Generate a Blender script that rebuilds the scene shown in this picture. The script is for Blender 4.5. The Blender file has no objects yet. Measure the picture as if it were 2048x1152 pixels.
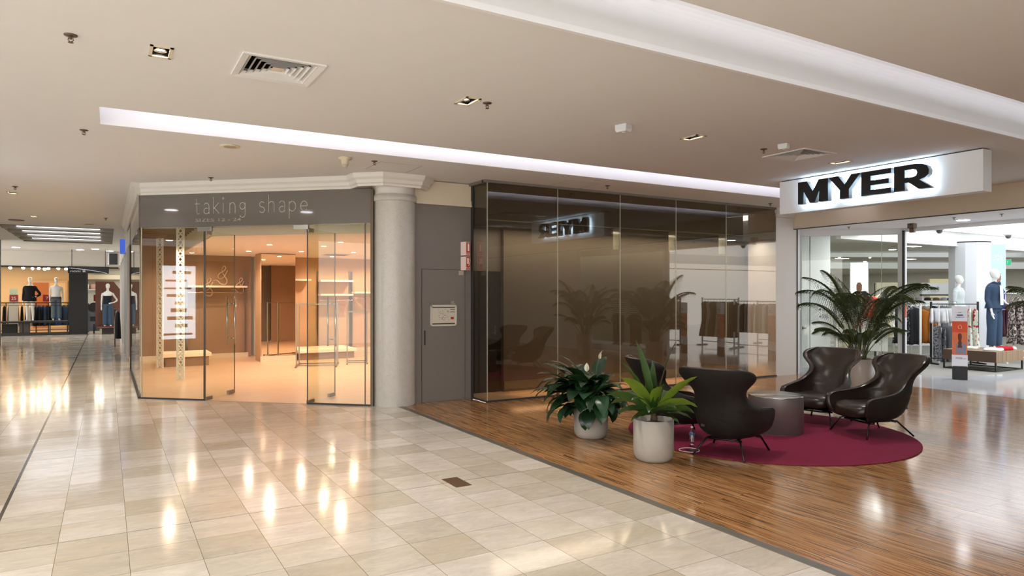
DLP=92; SHP=88; STP=130; FSP=130; EXPO=.43; WLD=3.1; FILL=640
import bpy, math, random
from mathutils import Vector, Matrix
random.seed(7)
PI = math.pi
sc = bpy.context.scene
COL = sc.collection
rnd = random.uniform

# ------------------------------------------------------------------ helpers
def lin(c):
    if isinstance(c, str):
        c = [int(c[i:i + 2], 16) / 255 for i in (0, 2, 4)]
    return [x / 12.92 if x <= .04045 else ((x + .055) / 1.055) ** 2.4 for x in c[:3]]

MATS = {}
def nodes(name):
    m = bpy.data.materials.new(name); m.use_nodes = True
    nt = m.node_tree; nt.nodes.clear()
    out = nt.nodes.new('ShaderNodeOutputMaterial')
    return m, nt, out
def N(nt, kind, ins=None, **kw):
    n = nt.nodes.new('ShaderNode' + kind)
    for k, v in kw.items(): setattr(n, k, v)
    for k, v in (ins or {}).items():
        s = n.inputs[k]
        if isinstance(v, bpy.types.NodeSocket): nt.links.new(v, s)
        else: s.default_value = v
    return n
def math_(nt, op, a, b=0.0, c=None):
    ins = {0: a, 1: b}
    if c is not None: ins[2] = c
    return N(nt, 'Math', ins, operation=op).outputs[0]
def mixc(nt, f, a, b, mode='MIX'):
    n = nt.nodes.new('ShaderNodeMix'); n.data_type = 'RGBA'; n.blend_type = mode
    for s, v in ((n.inputs[0], f), (n.inputs[6], a), (n.inputs[7], b)):
        if isinstance(v, bpy.types.NodeSocket): nt.links.new(v, s)
        else: s.default_value = v
    return n.outputs[2]
def rgba(c): return tuple(lin(c)) + (1,)

def M(name, col='808080', rough=.5, metal=0, emit=None, es=0, var=.06, scale=6, bump=0, coat=0, spec=.5):
    """plain surface: principled with a little procedural colour variation"""
    if name in MATS: return MATS[name]
    m, nt, out = nodes(name)
    tc = N(nt, 'TexCoord').outputs['Object']
    nz = N(nt, 'TexNoise', {'Vector': tc, 'Scale': scale, 'Detail': 3.0}).outputs['Fac']
    c = lin(col)
    lo = tuple(x * (1 - var) for x in c) + (1,); hi = tuple(min(1, x * (1 + var)) for x in c) + (1,)
    cc = mixc(nt, nz, lo, hi)
    p = N(nt, 'BsdfPrincipled', {'Base Color': cc, 'Roughness': rough, 'Metallic': metal, 'Coat Weight': coat, 'Specular IOR Level': spec})
    if emit:
        p.inputs['Emission Color'].default_value = rgba(emit); p.inputs['Emission Strength'].default_value = es
    if bump:
        b = N(nt, 'Bump', {'Height': nz, 'Strength': bump, 'Distance': .01}).outputs[0]
        nt.links.new(b, p.inputs['Normal'])
    nt.links.new(p.outputs[0], out.inputs[0])
    MATS[name] = m; return m

def glass(name, tint='ffffff', base=.04, gain=.9, gcol='ffffff'):
    if name in MATS: return MATS[name]
    m, nt, out = nodes(name)
    f = N(nt, 'LayerWeight', {'Blend': .5}).outputs['Facing']
    p5 = math_(nt, 'POWER', f, 5.0)
    fac = math_(nt, 'MULTIPLY_ADD', p5, gain, base)
    tr = N(nt, 'BsdfTransparent', {'Color': rgba(tint)})
    gl = N(nt, 'BsdfGlossy', {'Color': rgba(gcol), 'Roughness': 0.0})
    mx = N(nt, 'MixShader', {0: fac, 1: tr.outputs[0], 2: gl.outputs[0]})
    nt.links.new(mx.outputs[0], out.inputs[0])
    MATS[name] = m; return m

def emis(name, col, s):
    if name in MATS: return MATS[name]
    m, nt, out = nodes(name)
    e = N(nt, 'Emission', {'Color': rgba(col), 'Strength': s})
    nt.links.new(e.outputs[0], out.inputs[0]); MATS[name] = m; return m

class MB:
    def __init__(s): s.v = []; s.f = []
    def add(s, vs, fs):
        o = len(s.v); s.v += [tuple(p) for p in vs]; s.f += [tuple(i + o for i in f) for f in fs]; return s
    def box(s, x0, y0, z0, x1, y1, z1):
        x0, x1 = sorted((x0, x1)); y0, y1 = sorted((y0, y1)); z0, z1 = sorted((z0, z1))
        return s.add([(x0, y0, z0), (x1, y0, z0), (x1, y1, z0), (x0, y1, z0), (x0, y0, z1), (x1, y0, z1), (x1, y1, z1), (x0, y1, z1)],
                     [(0, 3, 2, 1), (4, 5, 6, 7), (0, 1, 5, 4), (1, 2, 6, 5), (2, 3, 7, 6), (3, 0, 4, 7)])
    def obox(s, p0, p1, t, z0, z1):
        """upright slab from p0 to p1 in plan, thickness t (centred)"""
        d = Vector((p1[0] - p0[0], p1[1] - p0[1])).normalized(); n = Vector((-d.y, d.x)) * t / 2
        return s.prism([(p0[0] - n.x, p0[1] - n.y), (p1[0] - n.x, p1[1] - n.y), (p1[0] + n.x, p1[1] + n.y), (p0[0] + n.x, p0[1] + n.y)], z0, z1)
    def prism(s, poly, z0, z1):
        n = len(poly)
        return s.add([(x, y, z0) for x, y in poly] + [(x, y, z1) for x, y in poly],
                     [tuple(range(n - 1, -1, -1)), tuple(range(n, 2 * n))] + [(i, (i + 1) % n, n + (i + 1) % n, n + i) for i in range(n)])
    def loft(s, rings, cap=True, closed=True):
        n = len(rings[0]); vs = [p for r in rings for p in r]; fs = []
        for i in range(len(rings) - 1):
            for j in range(n if closed else n - 1):
                k = (j + 1) % n
                fs.append((i * n + j, i * n + k, (i + 1) * n + k, (i + 1) * n + j))
        if cap and closed:
            fs.append(tuple(range(n - 1, -1, -1))); fs.append(tuple(range((len(rings) - 1) * n, len(rings) * n)))
        return s.add(vs, fs)
    def lathe(s, prof, c=(0, 0, 0), n=32, cap=True):
        return s.loft([[(c[0] + r * math.cos(2 * PI * j / n), c[1] + r * math.sin(2 * PI * j / n), c[2] + z) for j in range(n)] for r, z in prof], cap)
    def ell(s, secs, n=16, cap=True):
        """secs: (z, rx, ry, cx, cy)"""
        return s.loft([[(cx + rx * math.cos(2 * PI * j / n), cy + ry * math.sin(2 * PI * j / n), z) for j in range(n)] for z, rx, ry, cx, cy in secs], cap)
    def tube(s, pts, r, n=8, cap=True):
        pts = [Vector(p) for p in pts]; rs = r if isinstance(r, (list, tuple)) else [r] * len(pts)
        rings = []; up = None
        for i, p in enumerate(pts):
            d = (pts[min(i + 1, len(pts) - 1)] - pts[max(i - 1, 0)]).normalized()
            if up is None: up = Vector((0, 0, 1)) if abs(d.z) < .9 else Vector((1, 0, 0))
            a = d.cross(up).normalized(); b = a.cross(d).normalized(); up = b
            rings.append([tuple(p + a * rs[i] * math.cos(2 * PI * j / n) + b * rs[i] * math.sin(2 * PI * j / n)) for j in range(n)])
        return s.loft(rings, cap)
    def grid(s, P):
        return s.loft(P, False, False)
    def build(s, name, mat, parent=None, smooth=False, bevel=0, sub=0, solid=0, remesh=0, seg=2):
        me = bpy.data.meshes.new(name); me.from_pydata(s.v, [], s.f)
        if smooth:
            me.polygons.foreach_set('use_smooth', [True] * len(me.polygons))
        me.materials.append(mat); me.update()
        o = bpy.data.objects.new(name, me); COL.objects.link(o)
        if parent: o.parent = parent
        if remesh:
            r = o.modifiers.new('r', 'REMESH'); r.mode = 'VOXEL'; r.voxel_size = remesh; r.use_smooth_shade = True
            q = o.modifiers.new('s', 'SMOOTH'); q.iterations = 4; q.factor = .5
        if solid:
            q = o.modifiers.new('t', 'SOLIDIFY'); q.thickness = solid; q.offset = 0
        if bevel:
            b = o.modifiers.new('b', 'BEVEL'); b.width = bevel; b.segments = seg; b.limit_method = 'ANGLE'
            if smooth is False and seg > 1: pass
        if sub:
            q = o.modifiers.new('u', 'SUBSURF'); q.levels = sub; q.render_levels = sub
        return o

def tag(o, label=None, cat=None, group=None, kind=None):
    if label: o['label'] = label
    if cat: o['category'] = cat
    if group: o['group'] = group
    if kind: o['kind'] = kind
    return o
def thing(name, label, cat, loc=(0, 0, 0), rz=0, group=None):
    o = bpy.data.objects.new(name, None); COL.objects.link(o); o.location = loc; o.rotation_euler = (0, 0, rz)
    o.empty_display_size = .1
    return tag(o, label, cat, group)
def S(o): o['kind'] = 'structure'; return o
def dup(o, loc=None, rz=None, label=None, group=None, parent=None):
    c = o.copy(); COL.objects.link(c)
    if parent: c.parent = parent
    if loc is not None: c.location = loc
    if rz is not None: c.rotation_euler = (0, 0, rz)
    if label: c['label'] = label
    if group: c['group'] = group
    for ch in list(o.children): dup(ch, parent=c)
    return c

def outline(o_name, splines, depth, mat, parent, loc, rz, smooth=False):
    """flat shape with holes, standing upright: local x along the wall, y up, extruded"""
    cu = bpy.data.curves.new('c', 'CURVE'); cu.dimensions = '2D'; cu.fill_mode = 'BOTH'; cu.extrude = depth / 2
    for pts in splines:
        sp = cu.splines.new('POLY'); sp.points.add(len(pts) - 1); sp.use_cyclic_u = True
        for i, p in enumerate(pts): sp.points[i].co = (p[0], p[1], 0, 1)
    return curve_mesh(o_name, cu, mat, parent, loc, rz)
def curve_mesh(name, cu, mat, parent, loc, rz, tilt=PI / 2):
    t = bpy.data.objects.new('tmp', cu); COL.objects.link(t)
    bpy.context.view_layer.update()
    me = bpy.data.meshes.new_from_object(t.evaluated_get(bpy.context.evaluated_depsgraph_get()))
    bpy.data.objects.remove(t); bpy.data.curves.remove(cu)
    me.name = name; me.materials.clear(); me.materials.append(mat)
    o = bpy.data.objects.new(name, me); COL.objects.link(o)
    if parent: o.parent = parent
    o.location = loc; o.rotation_euler = (tilt, 0, rz)
    return o
def text(s, size, mat, name, parent, loc, rz, depth=.004, width=None, ax='LEFT', tilt=PI / 2, bold=0):
    cu = bpy.data.curves.new('c', 'FONT'); cu.body = s; cu.size = size; cu.extrude = depth / 2; cu.align_x = ax
    cu.offset = bold; cu.resolution_u = 3
    o = curve_mesh(name, cu, mat, parent, loc, rz, tilt)
    if width:
        xs = [v.co.x for v in o.data.vertices]; k = width / (max(xs) - min(xs))
        for v in o.data.vertices: v.co.x *= k
    return o

# ------------------------------------------------------------------ materials
def mat_tile():
    m, nt, out = nodes('stone_tile')
    tc = N(nt, 'TexCoord').outputs['Object']
    mp = N(nt, 'Mapping', {'Vector': tc, 'Location': (-.12 + 40, -5.45 + 40, 0)}).outputs[0]
    br = N(nt, 'TexBrick', {'Vector': mp, 'Color1': (0, 0, 0, 1), 'Color2': (1, 1, 1, 1), 'Mortar': (.5, .5, .5, 1), 'Scale': 1.0, 'Mortar Size': .0016,
                            'Mortar Smooth': .2, 'Bias': 0.0, 'Brick Width': .4, 'Row Height': .4}, offset=0.0, squash=1.0)
    rampn = N(nt, 'ValToRGB', {'Fac': br.outputs['Color']})
    e = rampn.color_ramp; e.elements[0].position = 0; e.elements[0].color = rgba('cac1b0'); e.elements[1].position = 1; e.elements[1].color = rgba('e8e2d8')
    x = e.elements.new(.25); x.color = rgba('d5cdbd'); x = e.elements.new(.6); x.color = rgba('e1dace')
    # veining differs from tile to tile
    shift = N(nt, 'VectorMath', {0: tc, 1: br.outputs['Color']}, operation='MULTIPLY_ADD'); shift.inputs[2].default_value = (3, 5, 1)
    st = N(nt, 'Mapping', {'Vector': tc, 'Rotation': (0, 0, .5), 'Scale': (1.0, 2.6, 1)}).outputs[0]
    off = N(nt, 'VectorMath', {0: st, 1: N(nt, 'VectorMath', {0: br.outputs['Color'], 1: (17, 9, 3)}, operation='MULTIPLY').outputs[0]}, operation='ADD').outputs[0]
    n1 = N(nt, 'TexNoise', {'Vector': off, 'Scale': 4.0, 'Detail': 6.0, 'Roughness': .6, 'Distortion': 1.2}).outputs['Fac']
    n1m = N(nt, 'MapRange', {0: n1, 1: .3, 2: .7, 3: .84, 4: 1.06}).outputs[0]
    n2 = N(nt, 'TexNoise', {'Vector': off, 'Scale': 28.0, 'Detail': 4.0}).outputs['Fac']
    n2m = N(nt, 'MapRange', {0: n2, 1: .3, 2: .7, 3: .95, 4: 1.03}).outputs[0]
    k = math_(nt, 'MULTIPLY', n1m, n2m)
    kc = N(nt, 'CombineColor', {0: k, 1: k, 2: k}).outputs[0]
    c = mixc(nt, 1.0, rampn.outputs[0], kc, 'MULTIPLY')
    # warmer patches
    n3 = N(nt, 'TexNoise', {'Vector': off, 'Scale': 1.6, 'Detail': 3.0}).outputs['Fac']
    n3m = N(nt, 'MapRange', {0: n3, 1: .45, 2: .75, 3: 0.0, 4: .5}).outputs[0]
    c = mixc(nt, n3m, c, rgba('cbbba0'))
    c = mixc(nt, br.outputs['Fac'], c, rgba('6b5a44'))
    sx = N(nt, 'SeparateXYZ', {0: tc})
    gx = math_(nt, 'LESS_THAN', math_(nt, 'ABSOLUTE', math_(nt, 'ADD', sx.outputs[0], .68)), .012)
    gx2 = math_(nt, 'LESS_THAN', math_(nt, 'ABSOLUTE', math_(nt, 'ADD', sx.outputs[0], 5.48)), .012)
    gy = math_(nt, 'LESS_THAN', math_(nt, 'ABSOLUTE', math_(nt, 'SUBTRACT', math_(nt, 'FLOORED_MODULO', math_(nt, 'ADD', sx.outputs[1], -5.45 + 2.2 + 44.0), 4.4), 2.2)), .0032)
    c = mixc(nt, math_(nt, 'MAXIMUM', gx, gx2), c, rgba('4d4a45'))
    c = mixc(nt, gy, c, rgba('4e4030'))
    rg = N(nt, 'MapRange', {0: n2, 1: .3, 2: .7, 3: .08, 4: .14}).outputs[0]
    # every tile is set very slightly out of level
    nb = N(nt, 'TexNoise', {'Vector': tc, 'Scale': 1.4, 'Detail': 1.0}).outputs['Fac']
    hb = math_(nt, 'ADD', math_(nt, 'MULTIPLY', nb, .35), math_(nt, 'MULTIPLY', br.outputs['Fac'], -.6))
    bp = N(nt, 'Bump', {'Height': hb, 'Strength': .25, 'Distance': .004}).outputs[0]
    p = N(nt, 'BsdfPrincipled', {'Base Color': c, 'Roughness': rg, 'Normal': bp, 'Specular IOR Level': .55})
    nt.links.new(p.outputs[0], out.inputs[0]); return m

def mat_wood(name, base, dark, pale, width=.13, length=1.9, streak=.5, rough=.14, along='y', bumpd=.003, sx=70):
    m, nt, out = nodes(name)
    tc = N(nt, 'TexCoord').outputs['Object']
    s = N(nt, 'SeparateXYZ', {0: tc})
    a, b = (s.outputs[1], s.outputs[0]) if along == 'y' else (s.outputs[0], s.outputs[1])
    uv = N(nt, 'CombineXYZ', {0: math_(nt, 'ADD', a, 60), 1: math_(nt, 'ADD', b, 60), 2: 0}).outputs[0]
    br = N(nt, 'TexBrick', {'Vector': uv, 'Color1': (0, 0, 0, 1), 'Color2': (1, 1, 1, 1), 'Mortar': (.5, .5, .5, 1), 'Scale': 1.0, 'Mortar Size': .0013,
                            'Mortar Smooth': .1, 'Brick Width': length, 'Row Height': width}, offset=.37, offset_frequency=2)
    bc = br.outputs['Color']
    sb = N(nt, 'SeparateXYZ', {0: bc}).outputs[0]
    g = N(nt, 'CombineXYZ', {0: math_(nt, 'MULTIPLY_ADD', a, 1.7, math_(nt, 'MULTIPLY', sb, 31)), 1: math_(nt, 'MULTIPLY', b, sx), 2: 0}).outputs[0]
    n1 = N(nt, 'TexNoise', {'Vector': g, 'Scale': 1.0, 'Detail': 3.0, 'Roughness': .6}).outputs['Fac']
    r1 = N(nt, 'MapRange', {0: n1, 1: .50, 2: .60, 3: 0.0, 4: streak}).outputs[0]
    g2 = N(nt, 'CombineXYZ', {0: math_(nt, 'MULTIPLY_ADD', a, .5, math_(nt, 'MULTIPLY', sb, 13)), 1: math_(nt, 'MULTIPLY', b, sx * .25), 2: 3.0}).outputs[0]
    n2 = N(nt, 'TexNoise', {'Vector': g2, 'Scale': 1.0, 'Detail': 4.0}).outputs['Fac']
    r2 = N(nt, 'MapRange', {0: n2, 1: .3, 2: .7, 3: 0.0, 4: 1.0}).outputs[0]
    c = mixc(nt, r2, rgba(base), rgba(pale))
    c = mixc(nt, math_(nt, 'MULTIPLY', sb, .35), c, rgba(base))
    c = mixc(nt, r1, c, rgba(dark))
    c = mixc(nt, br.outputs['Fac'], c, rgba(dark))
    nb = N(nt, 'TexNoise', {'Vector': N(nt, 'CombineXYZ', {0: math_(nt, 'MULTIPLY', a, 1.2), 1: math_(nt, 'MULTIPLY', b, 7.7), 2: 1.0}).outputs[0], 'Scale': 1.0, 'Detail': 1.0}).outputs['Fac']
    hb = math_(nt, 'ADD', math_(nt, 'MULTIPLY', nb, .8), math_(nt, 'MULTIPLY', br.outputs['Fac'], -.5))
    bp = N(nt, 'Bump', {'Height': hb, 'Strength': .3, 'Distance': bumpd}).outputs[0]
    p = N(nt, 'BsdfPrincipled', {'Base Color': c, 'Roughness': rough, 'Normal': bp, 'Specular IOR Level': .6})
    nt.links.new(p.outputs[0], out.inputs[0]); return m

def mat_speckle(name, base, spot, scale=60, thr=.2, rough=.35, spot2=None):
    m, nt, out = nodes(name)
    tc = N(nt, 'TexCoord').outputs['Object']
    vo = N(nt, 'TexVoronoi', {'Vector': tc, 'Scale': float(scale), 'Randomness': 1.0}).outputs['Distance']
    nz = N(nt, 'TexNoise', {'Vector': tc, 'Scale': scale * .25, 'Detail': 3.0}).outputs['Fac']
    f = math_(nt, 'MULTIPLY', math_(nt, 'LESS_THAN', vo, thr), math_(nt, 'GREATER_THAN', nz, .5))
    n2 = N(nt, 'TexNoise', {'Vector': tc, 'Scale': 9.0, 'Detail': 5.0}).outputs['Fac']
    c = mixc(nt, n2, rgba(base), rgba(spot2 or base))
    c = mixc(nt, math_(nt, 'MULTIPLY', f, .7), c, rgba(spot))
    p = N(nt, 'BsdfPrincipled', {'Base Color': c, 'Roughness': rough})
    nt.links.new(p.outputs[0], out.inputs[0]); MATS[name] = m; return m

def mat_pattern(name, base, spot, scale=14, thr=.5, rough=.9):
    """printed cloth: blotches of one colour on another"""
    if name in MATS: return MATS[name]
    m, nt, out = nodes(name)
    tc = N(nt, 'TexCoord').outputs['Object']
    nz = N(nt, 'TexNoise', {'Vector': tc, 'Scale': float(scale), 'Detail': 1.0, 'Distortion': .6}).outputs['Fac']
    f = math_(nt, 'GREATER_THAN', nz, thr)
    c = mixc(nt, f, rgba(base), rgba(spot))
    p = N(nt, 'BsdfPrincipled', {'Base Color': c, 'Roughness': rough})
    nt.links.new(p.outputs[0], out.inputs[0]); MATS[name] = m; return m
def mat_stripe(name, a, b, period=.06, duty=.5, axis=2):
    if name in MATS: return MATS[name]
    m, nt, out = nodes(name)
    tc = N(nt, 'TexCoord').outputs['Object']
    z = N(nt, 'SeparateXYZ', {0: tc}).outputs[axis]
    f = math_(nt, 'LESS_THAN', math_(nt, 'FRACT', math_(nt, 'DIVIDE', z, period)), duty)
    c = mixc(nt, f, rgba(a), rgba(b))
    p = N(nt, 'BsdfPrincipled', {'Base Color': c, 'Roughness': .9})
    nt.links.new(p.outputs[0], out.inputs[0]); MATS[name] = m; return m
def mat_leaf(name, a, b, rib, rough=.35, period=None):
    if name in MATS: return MATS[name]
    m, nt, out = nodes(name)
    tc = N(nt, 'TexCoord').outputs['Object']
    nz = N(nt, 'TexNoise', {'Vector': tc, 'Scale': 9.0, 'Detail': 3.0}).outputs['Fac']
    c = mixc(nt, nz, rgba(a), rgba(b))
    p = N(nt, 'BsdfPrincipled', {'Base Color': c, 'Roughness': rough, 'Subsurface Weight': 0.0})
    tl = N(nt, 'BsdfTranslucent', {'Color': rgba(rib)})
    mx = N(nt, 'MixShader', {0: .12, 1: p.outputs[0], 2: tl.outputs[0]})
    nt.links.new(mx.outputs[0], out.inputs[0]); MATS[name] = m; return m

TILE = mat_tile()
WOOD = mat_wood('striped_timber', 'ac7848', '3e2414', 'cfa474', .13, 1.9, .85, .12)
SHOPWOOD = mat_wood('pale_timber', 'cdab8a', 'a07e5c', 'dcc2a4', .15, 1.5, .3, .3, 'x')
TABLEWOOD = mat_wood('oak_block', '8a6b4d', '4a3624', 'a68866', .055, .5, .6, .5, 'y', .001, 40)
PAINT = M('ceiling_paint', 'dfdedc', .85, var=.02)
COVE = M('cove_white', 'efeef0', .8, var=.01)
WHITE = M('white_paint', 'e8e8e8', .6, var=.02)
CREAM = M('cream_paint', 'd9ccb4', .7, var=.03)
WARMW = M('cornice_paint', 'dedad2', .6, var=.02)
GREYW = M('grey_wall_paint', '77716a', .55, var=.04, scale=2)
DARKW = M('dark_wall_paint', '6d6557', .7, var=.05, scale=2)
BROWN = M('brown_wallcovering', '957a63', .7, var=.12, scale=3)
ORANGEW = M('tan_wallcovering', 'bf9d7a', .7, var=.1, scale=3)
BLACK = M('black_paint', '141414', .45, var=.1)
CHAR = M('charcoal', '2b2a2a', .6)
STEEL = M('brushed_steel', '8f8d8a', .28, 1.0, var=.12, scale=20)
SATIN = M('satin_chrome', 'b5b2ab', .22, 1.0, var=.05)
ALU = M('aluminium_trim', '8e8a80', .4, .8, var=.05)
WALU = M('white_aluminium', 'd5d6d8', .4, .1, var=.02)
GLASS = glass('clear_glass', 'fbfdf8', .03, .8)
GLASSG = glass('green_edged_glass', 'f8faf4', .045, .85)
SMOKE = glass('tinted_display_glass', 'd8d3ca', .06, .85)
EDGE = M('polished_glass_edge', 'b7b9a4', .15, 0, spec=.8)
MANN = M('mannequin_white', 'd9d9d4', .45, var=.02)

# ------------------------------------------------------------------ camera
cam = bpy.data.cameras.new('camera'); co = bpy.data.objects.new('camera', cam); COL.objects.link(co)
co.location = (0, 0, 1.65); co.rotation_euler = (PI / 2, 0, -math.radians(30.6))
cam.sensor_width = 36; cam.lens = 36 * 1370 / 2048; cam.shift_y = (589 - 576) / 2048; cam.clip_end = 200; cam.clip_start = .05
sc.camera = co
sc.view_settings.view_transform = 'Standard'; sc.view_settings.look = 'None'; sc.view_settings.gamma = 1; sc.view_settings.use_curve_mapping = False
sc.view_settings.exposure = EXPO
sc.cycles.use_denoising = True; sc.cycles.use_adaptive_sampling = True; sc.cycles.adaptive_threshold = .015
sc.cycles.max_bounces = 10; sc.cycles.diffuse_bounces = 4; sc.cycles.glossy_bounces = 4; sc.cycles.transparent_max_bounces = 24
sc.cycles.caustics_reflective = False; sc.cycles.caustics_refractive = False
sc.cycles.sample_clamp_indirect = 6
w = bpy.data.worlds.new('world'); sc.world = w; w.use_nodes = True
w.node_tree.nodes['Background'].inputs[0].default_value = rgba('f6f3ee'); w.node_tree.nodes['Background'].inputs[1].default_value = WLD

def area(name, loc, size, power, col, rot=(0, 0, 0), spread=PI):
    l = bpy.data.lights.new(name, 'AREA'); l.shape = 'RECTANGLE'; l.size, l.size_y = size; l.energy = power; l.color = lin(col); l.spread = spread
    o = bpy.data.objects.new(name, l); COL.objects.link(o); o.location = loc; o.rotation_euler = rot; return o
def spot(name, loc, power, col, ang=110, blend=.8, rad=.05, rot=(0, 0, 0)):
    l = bpy.data.lights.new(name, 'SPOT'); l.energy = power; l.color = lin(col); l.spot_size = math.radians(ang); l.spot_blend = blend; l.shadow_soft_size = rad
    o = bpy.data.objects.new(name, l); COL.objects.link(o); o.location = loc; o.rotation_euler = rot; return o
# ------------------------------------------------------------------ floors
CZ = 3.4
MB().add([(-9, -9, 0), (3.68, -9, 0), (3.68, 9.74, 0), (12.2, 9.74, 0), (12.2, 33.6, 0), (-9, 33.6, 0)], [(0, 1, 2, 3, 4, 5)]).build('floor', TILE)['kind'] = 'structure'
S(MB().add([(3.76, -9, 0), (12.45, -9, 0), (12.45, 9.4, 0), (12.3, 9.4, 0), (12.3, 9.2, 0), (4.97, 9.2, 0), (4.97, 9.7, 0), (3.76, 9.7, 0)], [tuple(range(8))]).build('floor', WOOD))
S(MB().box(3.68, -9, -.02, 3.76, 9.72, .004).build('trim_1', ALU))
S(MB().add([(12.45, -9, 0), (45, -9, 0), (45, 6.9, 0), (16.6, 6.9, 0), (15.0, 7.2, 0), (14.3, 7.85, 0), (12.45, 9.5, 0)], [tuple(range(7))]).build('floor', M('white_porcelain_tile', 'cfd0d2', .08, var=.02, scale=1)))
S(MB().add([(14.3, 7.85, 0), (15.0, 7.2, 0), (16.6, 6.9, 0), (45, 6.9, 0), (45, 30, 0), (12.45, 30, 0), (12.45, 9.5, 0)], [tuple(range(7))]).build('floor', M('grey_carpet', '8d8a82', .95, var=.15, scale=60)))
S(MB().add([(.47, 12.35, .003), (3.38, 9.77, .003), (4.9, 9.77, .003), (4.9, 10.2, .003), (12, 10.2, .003), (12, 26, .003), (.47, 26, .003)], [tuple(range(7))]).build('floor', SHOPWOOD))
S(MB().add([(4.98, 9.2, .012), (11.65, 9.2, .012), (11.65, 10.2, .012), (4.98, 10.2, .012)], [(0, 1, 2, 3)]).build('floor', SHOPWOOD))

# ------------------------------------------------------------------ mall ceiling with its openings
DL = [(.335, 5.54), (2.81, 5.54), (5.62, 5.54), (8.34, 5.58), (.335, 1.2), (2.81, 1.2), (-2.3, 5.54), (-2.3, 1.2), (.3, -3), (-1.4, 10.3), (-1.4, 14.5), (-1.4, 18.6)]
DW, DH = .075, .13
HOLES = [(-.06, 12.2, 7.45, 8.2), (-.06, 12.2, 3.0, 3.7), (-2.35, .16, 21.1, 27.6)]
HOLES += [(-8.6, -2.2, -8.6, -.6)]
HOLES += [(x - DW + .02, x + DW - .02, y - DH + .02, y + DH - .02) for x, y in DL]
DIFF = [(1.145, 5.52, .6), (7.47, 5.56, .62)]
HOLES += [(x - s / 2 + .04, x + s / 2 - .04, y - s / 2 + .04, y + s / 2 - .04) for x, y, s in DIFF]
def sheet(x0, x1, y0, y1, z, holes):
    xs = sorted({x0, x1, *[h[i] for h in holes for i in (0, 1)]}); ys = sorted({y0, y1, *[h[i] for h in holes for i in (2, 3)]})
    xs = [x for x in xs if x0 <= x <= x1]; ys = [y for y in ys if y0 <= y <= y1]
    mb = MB(); idx = {}
    for i, x in enumerate(xs):
        for j, y in enumerate(ys): idx[i, j] = len(mb.v); mb.v.append((x, y, z))
    for i in range(len(xs) - 1):
        for j in range(len(ys) - 1):
            cx, cy = (xs[i] + xs[i + 1]) / 2, (ys[j] + ys[j + 1]) / 2
            if any(h[0] < cx < h[1] and h[2] < cy < h[3] for h in holes): continue
            mb.f.append((idx[i, j], idx[i, j + 1], idx[i + 1, j + 1], idx[i + 1, j]))
    return mb
S(sheet(-9, 12.2, -9, 33.6, CZ, HOLES).build('ceiling', PAINT))

def cove(y0, y1, x0, x1, lamp, power, col, tilt=-40, mat=COVE, spread=PI, zt=.30, lz=.02, lip=.06):
    """lit slot in the ceiling: upstand, curved back and a hidden lamp on the near shelf"""
    zt = CZ + zt
    prof = [(y1, CZ), (y1, zt - .12)] + [(y1 - .12 + .12 * math.cos(a), zt - .12 + .12 * math.sin(a)) for a in [i * PI / 12 for i in range(1, 7)]] + [(y0 - .16, zt), (y0 - .16, CZ + .005), (y0, CZ + .005)]
    mb = MB().loft([[(x, y, z) for y, z in prof] for x in (x0, x1)], cap=False, closed=False)
    n = len(prof)
    mb.add([(x0, y, z) for y, z in prof], [tuple(range(n))]); mb.add([(x1, y, z) for y, z in prof], [tuple(range(n))])
    mb.box(x0, y0 - .02, CZ + .002, x1, y0 - .002, CZ + lip)
    S(mb.build('ceiling', mat, smooth=False))
    t = thing(*lamp, ((x0 + x1) / 2, y0 - .08, CZ + lz))
    MB().box(-(x1 - x0) / 2 + .05, -.03, 0, (x1 - x0) / 2 - .05, .03, .02).build('housing', WALU, t)
    MB().box(-(x1 - x0) / 2 + .05, -.02, .02, (x1 - x0) / 2 - .05, .02, .03).build('diffuser', emis('cove_lamp', 'f2f4ff', 3), t)
    a = area('cove_light', ((x0 + x1) / 2, y0 - .08, CZ + lz + .035), (x1 - x0 - .1, .04), power, col, (PI + math.radians(tilt), 0, 0), spread)
    return t
cove(7.45, 8.2, -.06, 12.19, ('cove_lamp', 'long white strip lamp lighting the ceiling slot above the shopfronts', 'lamp'), 70, 'f0f2ff')
cove(3.0, 3.7, -.06, 12.19, ('cove_lamp', 'long white strip lamp lighting the wide ceiling slot nearest the camera', 'lamp'), 58, 'f0f2ff', -38, M('cove_grey', 'dededc', .8, var=.01), 2.6, .36, .16, .20)
S(MB().box(-.06, 3.69, CZ - .012, 12.19, 3.725, CZ + .03).build('trim_2', WHITE))

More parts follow.
